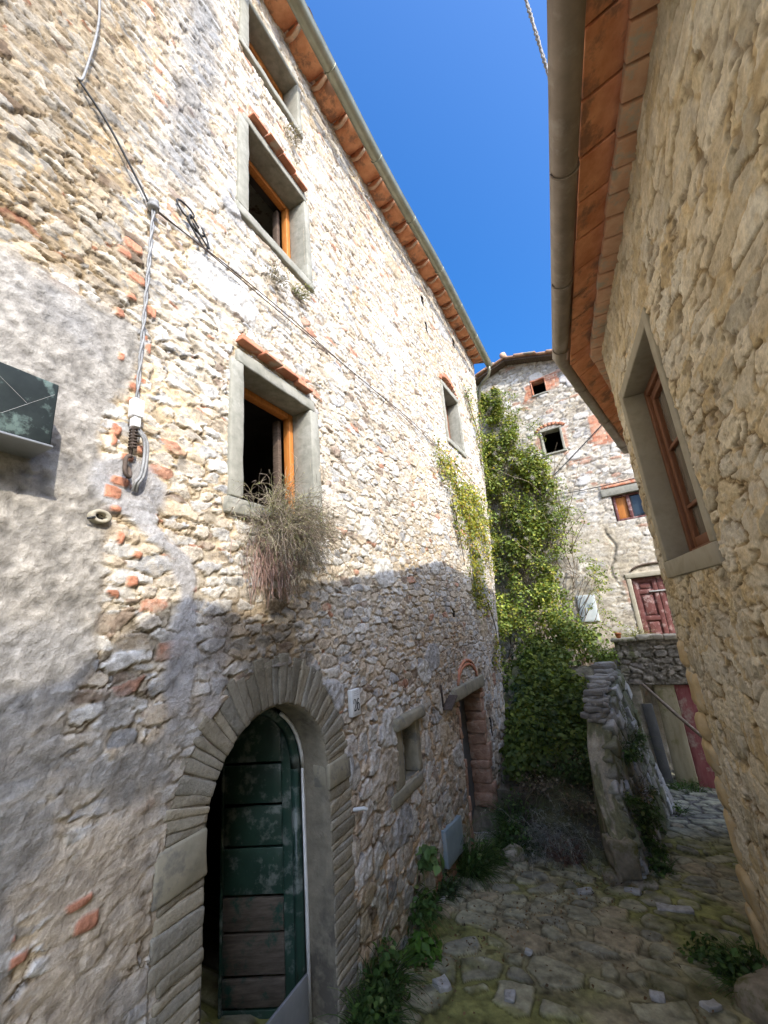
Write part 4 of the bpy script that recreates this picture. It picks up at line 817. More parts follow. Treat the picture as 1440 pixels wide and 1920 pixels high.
# flower pot on the parapet end
def lathe(prof, n=20):
    V = []; F = []
    for r, z in prof:
        for j in range(n): t = 2 * math.pi * j / n; V.append((r * math.cos(t), r * math.sin(t), z))
    for i in range(len(prof) - 1):
        for j in range(n): F.append((i * n + j, i * n + (j + 1) % n, (i + 1) * n + (j + 1) % n, (i + 1) * n + j))
    F.append(tuple(range(n))[::-1]); return np.array(V), F
V, F = lathe([(.034, 0), (.048, .07), (.056, .072), (.056, .095), (.049, .095), (.045, .03), (.0, .03)]); pp = fB(-.33, -.645, TO - .08)
o = mesh_np('flower_pot', V + np.array(pp), F, M['pot']); tag(o, 'small orange clay flower pot on the left end of the terrace parapet', 'flower pot')
# retaining wall beside the overgrown steps: low near end, climbing cement cap, battered mossy face
RT = thing('retaining_wall', (2.0, 4.85, -2.55), 'mossy battered stone wall climbing beside the overgrown steps with a cement cap', 'wall')
KT = [0, .28, .55, .8, 1.0]
TLp = np.array([(1.86, 4.58, -2.16), (1.95, 4.95, -1.92), (2.10, 5.30, -1.58), (2.42, 5.85, -1.20), (2.98, 6.55, -.98)])
TRp = np.array([(2.03, 4.53, -2.20), (2.13, 4.87, -1.96), (2.31, 5.20, -1.62), (2.66, 5.72, -1.22), (3.20, 6.42, -.98)])
BRp = np.array([(2.10, 4.55, -2.62), (2.38, 4.98, -2.70), (2.72, 5.42, -2.76), (3.10, 5.92, -2.84), (3.62, 6.60, -2.95)])
def interp3(A, t): return np.stack([np.interp(t, KT, A[:, k]) for k in range(3)], -1)
tt = np.linspace(0, 1, 150); q1 = np.linspace(0, 1, 22); q2 = np.linspace(0, 1, 110)
T1, Q1 = np.meshgrid(tt, np.concatenate([-1 - q2[::-1][:-1] * .6, -1 + q1[:-1], q2]), indexing='ij')
tl, tr, brr = interp3(TLp, T1), interp3(TRp, T1), interp3(BRp, T1); bl = tl + np.array([-.05, .05, -1.2])
Qc = np.clip(Q1 + 1, 0, 1)[..., None]; Qs = np.clip(Q1, 0, 1)[..., None]; Ql = np.clip(-1 - Q1, 0, 1)[..., None]
P = np.where(Q1[..., None] < -1, tl + (bl - tl) * Ql, np.where(Q1[..., None] < 0, tl + (tr - tl) * Qc, tr + (brr - tr) * Qs))
ul = T1 * 2.6; vl = Q1 * 1.0; f2 = fbm(ul * 4, vl * 4, 651, 4); f3 = fbm(ul * 20, vl * 20, 653, 4)
mort = np.array((.20, .185, .14)) * (1 + .4 * f2 + .4 * f3)[..., None]
H, col, m, ID = masonry(ul, vl + .2 * ul, .15, .075, 655, [(.4, (.40, .39, .36)), (.3, (.30, .28, .24)), (.3, (.46, .46, .43))], mort, .12, .06, .05, .4)
cap = ss(.10, -.02, Q1 + .35 * f2) * ss(.80, .70, T1 + .15 * f2); cem = np.array((.33, .295, .215)) * (1 + .4 * f2 + .4 * f3)[..., None]
col = lerp(col, cem, cap[..., None]); H = lerp(H, .02 * f2 + .006 * f3, cap)
mo = ss(-.02, .22, fbm(ul * 2.2, vl * 2.2, 657, 4) + .12 * ss(.4, .1, T1) + .10 * ss(.1, .5, np.abs(fbm(ul * 5, vl * 5, 659, 3)))); col = lerp(col, np.array((.085, .095, .025)) * (1 + .6 * f3)[..., None], (mo * .7)[..., None]); H = H + .012 * mo
nrm = np.where(Q1[..., None] < 0, np.array([0, 0, 1.]), np.array([.72, -.64, .25])); P = P + nrm * H[..., None]
nr, nc = T1.shape; mesh_np('wall', P.reshape(-1, 3), grid_faces(nr, nc), M['dirt'], RT, cols=col.reshape(-1, 3))
b = MB(); rs = np.random.default_rng(5); lv = 11
for j in range(lv):
    q0, q1_ = j / lv, (j + 1) / lv; t = -.02 - rs.random() * .05
    while t < 1.0:
        dt = rs.uniform(.035, .095); tm = t + dt / 2; qm = (q0 + q1_) / 2 + rs.uniform(-.02, .02); A_, B_ = interp3(TRp, np.clip(tm, 0, 1)), interp3(BRp, np.clip(tm, 0, 1)); cpos = A_ + (B_ - A_) * qm
        al_ = interp3(TRp, np.clip(tm + .03, 0, 1)) - interp3(TRp, np.clip(tm - .03, 0, 1)); al_[2] *= .5; al_ /= np.linalg.norm(al_); dn = (B_ - A_); hh_ = np.linalg.norm(dn) / lv; dn /= np.linalg.norm(dn); no = np.cross(al_, -dn); no /= np.linalg.norm(no)
        if no[0] < 0: no = -no
        wl = dt * 2.65; P_, F_ = block(None, (-wl / 2, -hh_ * .52, -.10), (wl / 2, hh_ * .52, rs.uniform(.015, .065)), (6, 5, 4), .018, .022, 9, int(rs.integers(1, 9999)))
        P_ = cpos + P_[:, :1] * al_ + P_[:, 1:2] * (-dn) + P_[:, 2:3] * no
        cc_ = np.array(((.40, .39, .36), (.31, .29, .245), (.46, .455, .43), (.25, .235, .19))[int(rs.integers(0, 4))]) * rs.uniform(.8, 1.15); mz = ss(.0, .25, fbm(P_[:, 0] * 3 + P_[:, 2] * 2, P_[:, 1] * 3 - P_[:, 2] * 3, 671, 3) + .02)
        b.add(P_, F_, lerp(np.broadcast_to(cc_, P_.shape), np.array((.10, .11, .035)), (mz * .8)[:, None])); t += dt
for k in range(16):      # jagged flat stones along the far top
    t = .70 + .30 * k / 15; A_, B_ = interp3(TLp, t), interp3(TRp, t); m_ = (A_ + B_) / 2; zt = .05 + .05 * (k % 3)
    for i_ in range(3):
        P_, F_ = block(None, (-.10, -.13 + .02 * i_, 0), (.10, .13, .05), (6, 6, 3), .012, .02, 9, 690 + k * 3 + i_); an = .75 + rs.uniform(-.9, .9); P_ = P_ * np.array([rs.uniform(.6, 1.25), rs.uniform(.6, 1.1), rs.uniform(.7, 1.3)]) + np.array([rs.uniform(-.05, .05), rs.uniform(-.03, .03), rs.uniform(-.012, .012)]); P_ = np.stack([m_[0] + P_[:, 0] * math.cos(an) - P_[:, 1] * math.sin(an), m_[1] + P_[:, 0] * math.sin(an) + P_[:, 1] * math.cos(an), m_[2] - .03 + .052 * i_ + P_[:, 2]], 1); b.add(P_, F_, np.array((.30, .285, .25)) * rs.uniform(.75, 1.3))
b.build('face_stone', M['dirt'], RT, True)
for k, (lo_, hi_, mt) in enumerate((((1.80, 4.43, -2.44), (2.03, 4.66, -2.14), 'boulder'), ((1.73, 4.42, -2.70), (1.93, 4.62, -2.40), 'boulder'), ((1.93, 4.38, -2.70), (2.12, 4.58, -2.42), 'cement'))):
    b = MB(); b.add(*block(None, lo_, hi_, (12, 12, 12), .02, .06, 11, 660 + k)); b.build('end_stone', M[mt], RT, True)
# earth bank with buried steps between the left house and the retaining wall
A, X = np.meshgrid(np.arange(4.7, 10.2, .03), np.arange(-2.3, .6, .03), indexing='ij'); h30 = hv(30); x = A * h30[0] + X * h30[1]; y = A * h30[1] - X * h30[0]
f1 = fbm(A * 1.5, X * 1.5, 661, 4); f2 = fbm(A * 8, X * 8, 663, 4); f3 = fbm(A * 25, X * 25, 665, 3)
ra = np.clip(A - 5.15 + .15 * f1, 0, 3.4); stp = np.floor(ra / .36) * .36 + .36 * ss(.72, 1.0, np.mod(ra, .36) / .36)
z = zg(x, y) - .03 + .58 * (stp * .55 + ra * .45) + .10 * f1 + .07 * f2 + .02 * f3 - .5 * ss(4.95, 4.7, A)
er = ss(.1, .3, A * 0 + f2 + .15); cb = lerp(np.array((.17, .15, .105)), np.array((.09, .075, .05)), er[..., None]) * (1 + .5 * f3)[..., None]; cb = lerp(cb, np.array((.09, .10, .03)), (ss(.0, .3, f1) * .6)[..., None])
# keep only what lies behind the retaining wall
yl = np.concatenate([[4.0], TLp[:, 1], [8.2]]); xl = np.concatenate([[1.80], TLp[:, 0] + .06, [3.9]]); okb = x < np.interp(y, yl, xl)
Fbk = grid_faces(*A.shape, okb[:-1, :-1] & okb[1:, 1:])
o = mesh_np('bank', np.stack([x, y, z], -1).reshape(-1, 3), Fbk[:, ::-1], M['dirt'], cols=cb.reshape(-1, 3)); tag(o, kind='structure')
# ------------------------------------------------------------------ small things on the left house
# scuffed black metal box
LBx = thing('metal_box', tuple(L1(.42, .70, 0)), 'scuffed black metal box fixed to the grey render left of the cable', 'box')
one('body', L3, (.16, .645, .70, .945, .004, .155), 'box', LBx, 1, bev=.006, amp=.0015); one('rim', L3, (.155, .65, .692, .702, .004, .162), 'metal', LBx, 2, bev=.003, amp=.001)
b = MB()
for p0, p1 in (((.43, .93), (.56, .83)), ((.50, .765), (.635, .90)), ((.33, .72), (.50, .765))): b.add(*tube([L1(p0[0], p0[1], .1552), L1((p0[0] + p1[0]) / 2, (p0[1] + p1[1]) / 2, .1554), L1(p1[0], p1[1], .1552)], .0006, 5))
b.build('scratch', M['rope'], LBx)
# house number plaque
PLQ = thing('number_plaque', tuple(L1(2.72, -.55, .02)), 'small white stone plaque with the number 26 right of the arched doorway', 'house number')
one('plate', L3, (2.672, 2.788, -.625, -.445, .0, .038), 'marble', PLQ, 1, bev=.006, amp=.001)
def stroke(pts, ws, mb, o=.0395):
    pts = np.array(pts, float); d = np.gradient(pts, axis=0); d /= np.linalg.norm(d, axis=1, keepdims=True); n = np.stack([-d[:, 1], d[:, 0]], 1); ws = np.interp(np.linspace(0, 1, len(pts)), np.linspace(0, 1, len(ws)), ws)[:, None]
    a = pts + n * ws / 2; c = pts - n * ws / 2; k = len(pts); V = np.concatenate([a, c]); V = np.concatenate([V, np.full((2 * k, 1), o)], 1)
    mb.add(L3(V), [(i, i + 1, k + i + 1, k + i) for i in range(k - 1)])
def bez(P, n=14):
    P = np.array(P, float); t = np.linspace(0, 1, n)[:, None]; return (1 - t) ** 3 * P[0] + 3 * (1 - t) ** 2 * t * P[1] + 3 * (1 - t) * t * t * P[2] + t ** 3 * P[3]
def T(pts, ox): return [(ox + x * .036, -.590 + y * .078) for x, y in pts]
b = MB()
two = np.concatenate([bez([(.06, .70), (.05, 1.1), (.85, 1.15), (.85, .72)]), bez([(.85, .72), (.85, .45), (.35, .3), (.06, .04)])[1:]])
stroke(T(two, 2.690), [.010, .005, .011, .010, .004], b); stroke(T([(.04, .04), (.3, .09), (.6, .05), (.9, .10), (.95, .26)], 2.690), [.006, .012, .010, .003], b); stroke(T([(.04, .66), (.1, .74), (.2, .70)], 2.690), [.010, .013, .008], b)
six = np.concatenate([bez([(.88, .86), (.75, 1.05), (.1, 1.15), (.1, .45)]), bez([(.1, .45), (.1, -.12), (.92, -.12), (.92, .32)])[1:], bez([(.92, .32), (.92, .70), (.3, .72), (.12, .42)])[1:]])
stroke(T(six, 2.733), [.008, .005, .012, .012, .005, .011, .009, .004], b)
b.build('digits', M['ink'], PLQ)
b = MB()
for v, a, c in ((-.462, 2.700, 2.758), (-.474, 2.704, 2.752), (-.486, 2.696, 2.764), (-.608, 2.695, 2.768)):
    x = a
    i = 0
    while x < c: stroke([(x, v), (x + .006, v + .001), (x + .009, v)], [.004, .005, .004], b, .0393); x += .0125 + .003 * (i % 3); i += 1
b.build('small_lettering', M['ink_pale'], PLQ)
# blue-grey utility cover let into the foot of the wall
o = one('meter_cover', lambda p: L3(p + np.stack([0 * p[:, 0], -.10 * (p[:, 0] - 4.12), 0 * p[:, 0]], 1)), (4.115, 4.575, -2.215, -1.915, .0, .045), 'panel', LH, 5, bev=.006, amp=.001)
# flood plate across the arched doorway
o = one('metal_sheet', L3, (1.47, 2.215, -2.75, -1.80, -.075, -.06), 'metal', None, 6, bev=.004, amp=.0008); tag(o, 'dull zinc sheet standing upright across the foot of the green door', 'sheet')
# overhead service cable: insulator, twisted drop wire, clamp, spring anchor, hook
def cable(name, paths, r, mat, label, n=6):
    b = MB()
    for p in paths: b.add(*tube(p, r, n))
    o = b.build(name, M[mat], None, True); tag(o, label, 'cable'); return o
def smooth(P, n=6):
    P = np.array(P, float); t = np.arange(len(P)); q = np.linspace(0, len(P) - 1, (len(P) - 1) * n + 1); i = np.clip(q.astype(int), 0, len(P) - 2); f = (q - i)[:, None]
    Pm = np.concatenate([[2 * P[0] - P[1]], P, [2 * P[-1] - P[-2]]]); a, b_, c, d = Pm[i], Pm[i + 1], Pm[i + 2], Pm[i + 3]
    return .5 * (2 * b_ + (c - a) * f + (2 * a - 5 * b_ + 4 * c - d) * f ** 2 + (3 * b_ - a - 3 * c + d) * f ** 3)
def sag(u0, v0, u1, v1, dz, o=.035, n=28, ph=0):
    t = np.linspace(0, 1, n); return [L1(lerp(u0, u1, x), lerp(v0, v1, x) - 4 * dz * x * (1 - x), o + .01 * math.sin(14 * x + ph)) for x in t]
cable('cable', [sag(.995, 2.262, 6.9, 2.24, -.19), sag(.995, 2.25, 6.9, 2.22, -.17, .045, ph=2)], .0038, 'iron', 'pair of thin dark cables running along the sunlit wall past the windows')
cable('cable', [smooth([L1(.60, 3.6, .03), L1(.628, 3.34, .035), L1(.64, 3.08, .04), L1(.618, 2.70, .03), L1(.60, 2.66, .02)])], .006, 'cable', 'thin grey cable hanging down the brown upper left wall')
cable('cable', [smooth([L1(.605, 2.66, .02), L1(.74, 2.55, .03), L1(.88, 2.40, .03), L1(.985, 2.27, .03)])], .006, 'cable_dark', 'thin black cable slanting from the hanging grey cable to the insulator')
b = MB(); tw = []
for ph in (0, math.pi):
    b.add(*tube([L1(.992 - .005 * q / 40 + .006 * math.cos(q * .8 + ph), lerp(2.25, 1.08, q / 40), .05 + .005 * math.sin(q * .8 + ph)) for q in range(41)], .0052, 6))
DR = thing('drop_wire', tuple(L1(.99, 1.08, .05)), 'twisted pale drop wire with white clamp and spring hook left of the middle window', 'wire')
b.build('wire', M['cable'], DR, True)
one('clamp', L3, (.962, 1.012, .995, 1.085, .03, .075), 'white', DR, 2, bev=.006, amp=0); one('clamp', L3, (.97, 1.004, .945, .994, .035, .07), 'white', DR, 3, bev=.006, amp=0)
b = MB(); b.add(*tube([L1(.984 + .015 * math.cos(q * .9), lerp(.94, .84, q / 48), .05 + .015 * math.sin(q * .9)) for q in range(49)], .004, 5)); b.add(*tube([L1(.984, .95, .05), L1(.982, .8, .045)], .006, 6)); b.build('spring', M['iron'], DR, True)
b = MB(); b.add(*tube(smooth([L1(.982, .81, .045), L1(.962, .79, .05), L1(.958, .73, .055), L1(.975, .705, .055), L1(.99, .73, .04), L1(.992, .77, .01), L1(.992, .78, -.03)]), .009, 8)); b.build('hook', M['iron'], DR, True)
b = MB()
for dx in (0, .014): b.add(*tube(smooth([L1(.99 + dx, .95, .05), L1(1.03 + dx, .90, .055), L1(1.04 + dx, .82, .05), L1(1.03 + dx, .73, .05), L1(1.012 + dx, .69, .045), L1(1.02 + dx, .66, .02)]), .007, 6))
b.build('loop', M['cable'], DR, True)
INS = thing('insulator', tuple(L1(.99, 2.27, .03)), 'small grey insulator on an iron pin where the cables meet on the wall', 'insulator')
V, F = lathe([(.012, -.03), (.028, -.026), (.030, -.008), (.020, 0), (.028, .008), (.026, .026), (.010, .03)], 14)
nL = PL.at(np.array(.99))[2]; V3 = np.array(L1(.99, 2.27, .05)) + V; mesh_np('body', V3, F, M['cable'], INS)
b = MB(); b.add(*tube([L1(.985, 2.30, -.02), L1(.985, 2.295, .045), L1(.99, 2.26, .05)], .008, 6)); b.build('pin', M['iron'], INS, True)
cable('cable_coil', [smooth([L1(1.19 + .055 * math.cos(t + k) * (1 + .35 * math.sin(3 * k + t)) + .055 * k, 2.47 + .04 * math.sin(t * (1 + .15 * k)) - .06 * k, .03 + .012 * k) for t in np.linspace(0, 6.0, 12)]) for k in range(3)] + [smooth([L1(1.2, 2.42, .03), L1(1.28, 2.33, .04), L1(1.34, 2.31, .03), L1(1.36, 2.38, .02)])], .006, 'cable_dark', 'tangled coil of black cable hanging right of the insulator')
# broken conduit box
CB = thing('conduit_box', tuple(L1(.89, .52, 0)), 'broken white conduit box with a dark hole set in the render', 'conduit box')
V, F = lathe([(.045, -.02), (.046, .012), (.040, .016), (.024, .014), (.022, -.02)], 18); R_ = np.stack([V[:, 0] * .9 + .895, V[:, 1] * .62 + .518, V[:, 2] + .02], 1); mesh_np('rim', L3(R_), F[:-2], M['concrete'], CB)
one('hole', L3, (.872, .918, .50, .536, .0, .012), 'cable_dark', CB, 2, bev=.008, amp=.004); b = MB(); b.add(*tube(smooth([L1(.88, .515, .02), L1(.86, .505, .04), L1(.845, .50, .03)]), .005, 6)); b.build('wire_end', M['cable_dark'], CB, True)
BR = thing('wall_bracket', tuple(L1(4.6, -.85, 0)), 'small rusty iron bracket with a slanted plate beside the narrow doorway lintel', 'bracket')
b = MB(); b.add(*tube([L1(4.47, -.70, .02), L1(4.47, -.92, .02)], .011, 6)); b.build('rod', M['iron'], BR, True); one('plate', lambda p: L3(np.stack([p[:, 0], p[:, 1] + (p[:, 0] - 4.48) * .45, p[:, 2]], 1)), (4.475, 4.70, -.955, -.935, .0, .11), 'iron', BR, 3, bev=.004, amp=.002)
b = MB(); b.add(*tube([L1(2.66, -1.19, .0), L1(2.70, -1.19, .06), L1(2.71, -1.2, .085)], .012, 6)); o = b.build('iron_peg', M['marble'], None, True); tag(o, 'short pale peg sticking out of the wall right of the door surround', 'peg')
# cables on the far facade and the one crossing the sky
def Bs(s0, z0, s1, z1, d, o=.05, n=14): t = np.linspace(0, 1, n); return [fB(lerp(s0, s1, x), lerp(z0, z1, x) - 4 * d * x * (1 - x), o) for x in t]
cable('cable', [Bs(.9, 4.5, -1.0, 3.06, .02)], .010, 'cable_dark', 'single dark cable slanting across the far facade below the upper opening')
cable('cable', [Bs(1.2, 2.62, -1.1, 2.60, .05)], .010, 'cable_dark', 'sagging dark cable along the far facade just above the lower window hood')
t = np.linspace(-.6, 1.6, 40)
def skyc(k, ph): return [np.array((lerp(1.12, 1.235, x) + .006 * math.cos(x * 45 + ph), lerp(1.55, 1.70, x) + .006 * math.sin(x * 45 + ph), lerp(3.5, 3.06, x))) for x in t]
cable('cable', [skyc(0, 0), skyc(0, math.pi)], .0075, 'cable', 'twisted pale cable crossing the blue sky behind the brown gutter')
# ------------------------------------------------------------------ loose stones on the street
def G(px, py): return np.array((px, py, float(zg(np.array(px), np.array(py)))))
def loose(label, x, y, sx, sy, sz, rot, seed, mat='pale_stone', name='loose_stone', cat='stone', dz=.03):
    c, s = math.cos(rot), math.sin(rot)
    def f(p): return np.stack([x + p[:, 0] * c - p[:, 1] * s, y + p[:, 0] * s + p[:, 1] * c, G(x, y)[2] + dz + p[:, 2] - .13 * .88 * (p[:, 0] * s + p[:, 1] * c)], 1)
    k_ = .45 if mat == 'pale_stone' else 1.0; P, F = block(f, (-sx / 2, -sy / 2, -sz * .6), (sx / 2, sy / 2, sz * .4 * k_), (11, 10, 5), sz * (.14 if k_ < 1 else .3), min(sx, sy) * (.34 if k_ < 1 else .30), (1.1 if k_ < 1 else .55) / max(sx, sy) * 1.6, seed)
    o = mesh_np(name, P, F, M[mat], None); tag(o, label, cat, 'pale stones lying on the cobbles' if mat == 'pale_stone' else None); return o
ST = [(.09, 3.22, .11, .085, .05, .4, 'white chipped stone on the cobbles nearest the arched doorway'), (.48, 3.10, .075, .06, .045, 1.2, 'small white stone in the middle foreground of the cobbles'),
 (2.02, 4.05, .26, .10, .05, -.35, 'long white flat stone on the cobbles near the right house corner'), (1.86, 4.33, .13, .07, .045, -.6, 'beige flat stone in front of the retaining wall end'),
 (1.45, 4.33, .13, .06, .045, -.2, 'grey white stone lying before the overgrown bank'), (1.60, 3.02, .10, .06, .045, .3, 'white stone beside the mossy boulder'), (1.34, 3.09, .07, .05, .04, -.5, 'whitish pebble left of the stone beside the boulder'),
 (-.28, 3.02, .06, .05, .04, .2, 'white pebble at the bottom edge beside the weeds'), (.20, 4.22, .06, .045, .04, .9, 'white pebble at the foot of the left wall under the grey cover'), (.72, 3.52, .05, .045, .03, .9, 'small pale chip on the large grey paving stone')]
for i, (x, y, a, b_, c, r, l) in enumerate(ST): loose(l, x, y, a, b_, c, r, 900 + i)
loose('rounded mossy brown boulder at the foot of the right house', 1.98, 2.96, .40, .34, .26, .3, 950, 'boulder', 'boulder', 'boulder', .06)
loose('grey block used as a step before the narrow doorway', .98, 5.02, .24, .18, .13, .5, 951, 'cement', 'step_stone', 'stone', .06)
# ------------------------------------------------------------------ vegetation
def leaves(P, Nn, size, col, aspect=.62, fold=.25, rng=RNG):
    n = len(P); a = rng.normal(size=(n, 3)); Nn = Nn / np.linalg.norm(Nn, axis=1, keepdims=True); t = np.cross(Nn, a); t /= np.linalg.norm(t, axis=1, keepdims=True)
    # let the tips hang a little
    t[:, 2] -= .5; t -= Nn * (t * Nn).sum(1, keepdims=True); t /= np.linalg.norm(t, axis=1, keepdims=True) + 1e-9; s = np.cross(Nn, t)
    L = size[:, None]; w = L * aspect
    base = P - t * L * .5; m1 = P - t * L * .08; tip = P + t * L * .5 - Nn * L * .12
    V = np.stack([base, m1 + s * w * .55 + Nn * L * fold * .4, P + t * L * .22 + s * w * .40 + Nn * L * fold * .3, tip, P + t * L * .22 - s * w * .40 + Nn * L * fold * .3, m1 - s * w * .55 + Nn * L * fold * .4], 1).reshape(-1, 3)
    i = np.arange(n)[:, None] * 6; F = np.concatenate([i + np.array([[0, 1, 2, 3]]), i + np.array([[0, 3, 4, 5]])]); return V, F, np.repeat(col, 6, 0)
def strands(P0, D, L, droop, r0, r1, col, segs=6, curl=.1, rng=RNG):
    n = len(P0); D = D / np.linalg.norm(D, axis=1, keepdims=True); pts = [P0]; d = D.copy()
    for k in range(segs):
        pts.append(pts[-1] + d * (L / segs)[:, None]); d = d + rng.normal(size=(n, 3)) * curl; d[:, 2] -= droop / segs * 1.6; d /= np.linalg.norm(d, axis=1, keepdims=True)
    pts = np.stack(pts, 1); a = np.cross(D, np.array([.3, .2, 1.])); a /= np.linalg.norm(a, axis=1, keepdims=True) + 1e-9; b = np.cross(D, a); V = []
    rr = np.linspace(0, 1, segs + 1); rad = (r0 * (1 - rr) + r1 * rr)[None, :, None]
    for k in range(3): t = 2 * math.pi * k / 3; V.append(pts + rad * (a * math.cos(t) + b * math.sin(t))[:, None, :])
    V = np.stack(V, 2).reshape(-1, 3); base = (np.arange(n)[:, None] * (segs + 1) + np.arange(segs)[None, :]).reshape(-1, 1) * 3
    F = np.concatenate([base + np.array([[k, (k + 1) % 3, 3 + (k + 1) % 3, 3 + k]]) for k in range(3)])
    return V, F, np.repeat(col, (segs + 1) * 3, 0), pts
def join(parts):
    V = []; F = []; Cc = []; n = 0
    for v, f, c in parts: V.append(v); F.append(f + n); Cc.append(c); n += len(v)
    return np.concatenate(V), np.concatenate(F), np.concatenate(Cc)
def pick(n, items, var=.25, rng=RNG):
    c = palette(rng.random(n), items); return c * (1 + var * rng.normal(size=(n, 1)) * .8).clip(.4, 1.8)
IVY = [(.45, (.125, .17, .032)), (.25, (.19, .22, .04)), (.18, (.075, .115, .024)), (.10, (.25, .255, .05)), (.015, (.30, .22, .05))]
CP = thing('climbing_plant', tuple(fB(-1.8, -2.3, 1.4)), 'tall dense green climber with pale fluffy seed heads covering the corner of the far house', 'climber')
def smax(z): return np.interp(z, [-2.4, -1.6, -.8, -.05, .68, 1.4, 2.27, 2.97, 3.73, 4.34, 4.74, 5.2, 5.76, 6.2], [-1.2, -.70, -.40, -.55, -.48, -.84, -.84, -.92, -1.10, -1.18, -1.45, -1.7, -1.85, -2.1])
def build_climber():
    rng = np.random.default_rng(21); cs = []
    while len(cs) < 500:
        z = rng.uniform(-2.3, 5.9); r = rng.uniform(.07, .32) * (1.0 if z < 4.2 else .7); sm = float(smax(z)) - .8 * r; s = sm - abs(rng.normal()) * .75 if rng.random() < .6 else rng.uniform(-3.2, sm)
        base = float(np.interp(z, [-2.3, -1.2, -.3, 1.0, 2.5, 4.0, 6], [2.6, 1.9, 1.3, .60, .34, .24, .10])); o = base * rng.uniform(.25, 1.0) + .03
        if s < -3.2 or (z > 4.6 and rng.random() < .35) or vn(np.array(s * 2.1 + 5), np.array(z * 1.5), 88) < -.24: continue
        cs.append((s, z, o, r))
    cs = np.array(cs); ctr = fB(cs[:, 0], cs[:, 1], cs[:, 2]); ex = []
    while len(ex) < 250:
        A_ = rng.uniform(6.15, 9.2); X_ = rng.uniform(-2.0, .2); xx = A_ * h30[0] + X_ * h30[1]; yy = A_ * h30[1] - X_ * h30[0]
        if xx > np.interp(yy, TLp[:, 1], TLp[:, 0]) - .05 or rng.random() < .55 * ss(7.0, 6.15, A_): continue
        r = rng.uniform(.10, .24); ex.append((xx, yy, float(zg(np.array(xx), np.array(yy))) + .58 * max(0, A_ - 5.2) + rng.uniform(.0, .22) * min(1, (A_ - 5.9)), r))
    ex = np.array(ex); ctr = np.concatenate([ctr, ex[:, :3]]); cs = np.concatenate([cs, np.stack([ex[:, 0] * 0 - 1.8, ex[:, 2] - 3, ex[:, 0] * 0, ex[:, 3]], 1)]); R = cs[:, 3]; out = np.array([BN[0], BN[1], .35])
    P = []; Nn = []; Sz = []; Co = []
    for i in range(len(cs)):
        low_ = cs[i, 1] < -.6; n = int((60 if cs[i, 1] < -.6 else 72) * (R[i] / .2) ** 1.6) + 8; d = rng.normal(size=(n, 3)) + out * .7; d /= np.linalg.norm(d, axis=1, keepdims=True); rr = R[i] * rng.uniform(.55, 1.12, (n, 1)) * np.array([1, 1, 1.15])
        P.append(ctr[i] + d * rr); Nn.append(d + .55 * rng.normal(size=(n, 3)) + np.array([0, 0, .45])); Sz.append((rng.uniform(.045, .10, n) if low_ else rng.uniform(.03, .08, n)) * rng.uniform(.8, 1.15)); hue = rng.uniform(.72, 1.3); yl = rng.uniform(-.12, .25) + .12 * (cs[i, 1] > 2.5)
        c = pick(n, IVY if not low_ else IVY[:3], .22, rng) * hue * (.8 if low_ else 1.0); c = c * np.array([1 + yl, 1 + yl * .6, 1 - .3 * yl]); Co.append(c)  # low clumps get darker greens, the shade down there put into leaf colour
    V, F, cc = leaves(np.concatenate(P), np.concatenate(Nn), np.concatenate(Sz), np.concatenate(Co), .72, .2, rng); mesh_np('foliage', V, F, M['leaf'], CP, False, cc)
    n = 420; s0 = rng.uniform(-2.9, -.9, n); z0 = rng.uniform(-2.4, 3.0, n); st = fB(s0, z0, rng.uniform(.05, .3, n)); dd = np.stack([rng.normal(size=n) * .5, rng.normal(size=n) * .5, np.ones(n)], 1)
    stA = strands(st, dd, rng.uniform(.6, 1.8, n), .0, .011, .004, pick(n, [(1, (.12, .09, .06)), (1, (.20, .155, .105))], .2, rng), 8, .16, rng)[:3]
    # fluffy seed heads, mostly in the upper half
    Ps = []; Dd = []
    k = rng.choice(np.where((cs[:, 1] > .9) & (cs[:, 1] < 4.4) & (cs[:, 2] > .08))[0], 110)
    for i in k:
        n = 60; d = rng.normal(size=(n, 3)); d /= np.linalg.norm(d, axis=1, keepdims=True); c = ctr[i] + np.array([BN[0], BN[1], .3]) * R[i] * .95 + rng.normal(size=3) * .05; Ps.append(np.repeat(c[None], n, 0) + d * .008); Dd.append(d)
    Ps = np.concatenate(Ps); Dd = np.concatenate(Dd); V, F, cc, _ = strands(Ps, Dd, rng.uniform(.035, .075, len(Ps)), .3, .0022, .0012, pick(len(Ps), [(1, (.44, .41, .33)), (1, (.36, .33, .25))], .12, rng), 3, .2, rng); mesh_np('seed_head', V, F, M['stem'], CP, True, cc)
    # long loose shoots
    n = 90; z0 = rng.uniform(-1.2, 5.6, n); s0 = smax(z0) - rng.uniform(0, .25, n); st = fB(s0, z0, rng.uniform(.1, .4, n)); dd = np.stack([np.full(n, BE[0]), np.full(n, BE[1]), np.zeros(n)], 1) * rng.uniform(.3, 1, (n, 1)) + rng.normal(size=(n, 3)) * .35 + np.array([BN[0], BN[1], 0]) * .3
    V, F, cc, pts = strands(st, dd, rng.uniform(.2, .55, n), .6, .0045, .002, pick(n, [(1, (.16, .13, .07))], .2, rng), 8, .12, rng); V, F, cc = join([stA, (V, F, cc)]); mesh_np('stem', V, F, M['stem'], CP, True, cc)
    lp = np.repeat(pts[:, 1:].reshape(-1, 3), 3, 0) + rng.normal(size=(n * 24, 3)) * .03; V, F, cc = leaves(lp, rng.normal(size=(len(lp), 3)) + np.array([BN[0], BN[1], .8]), rng.uniform(.025, .05, len(lp)), pick(len(lp), IVY, .25, rng) * 1.2, .7, .2, rng); mesh_np('shoot_leaves', V, F, M['leaf'], CP, False, cc)
build_climber()
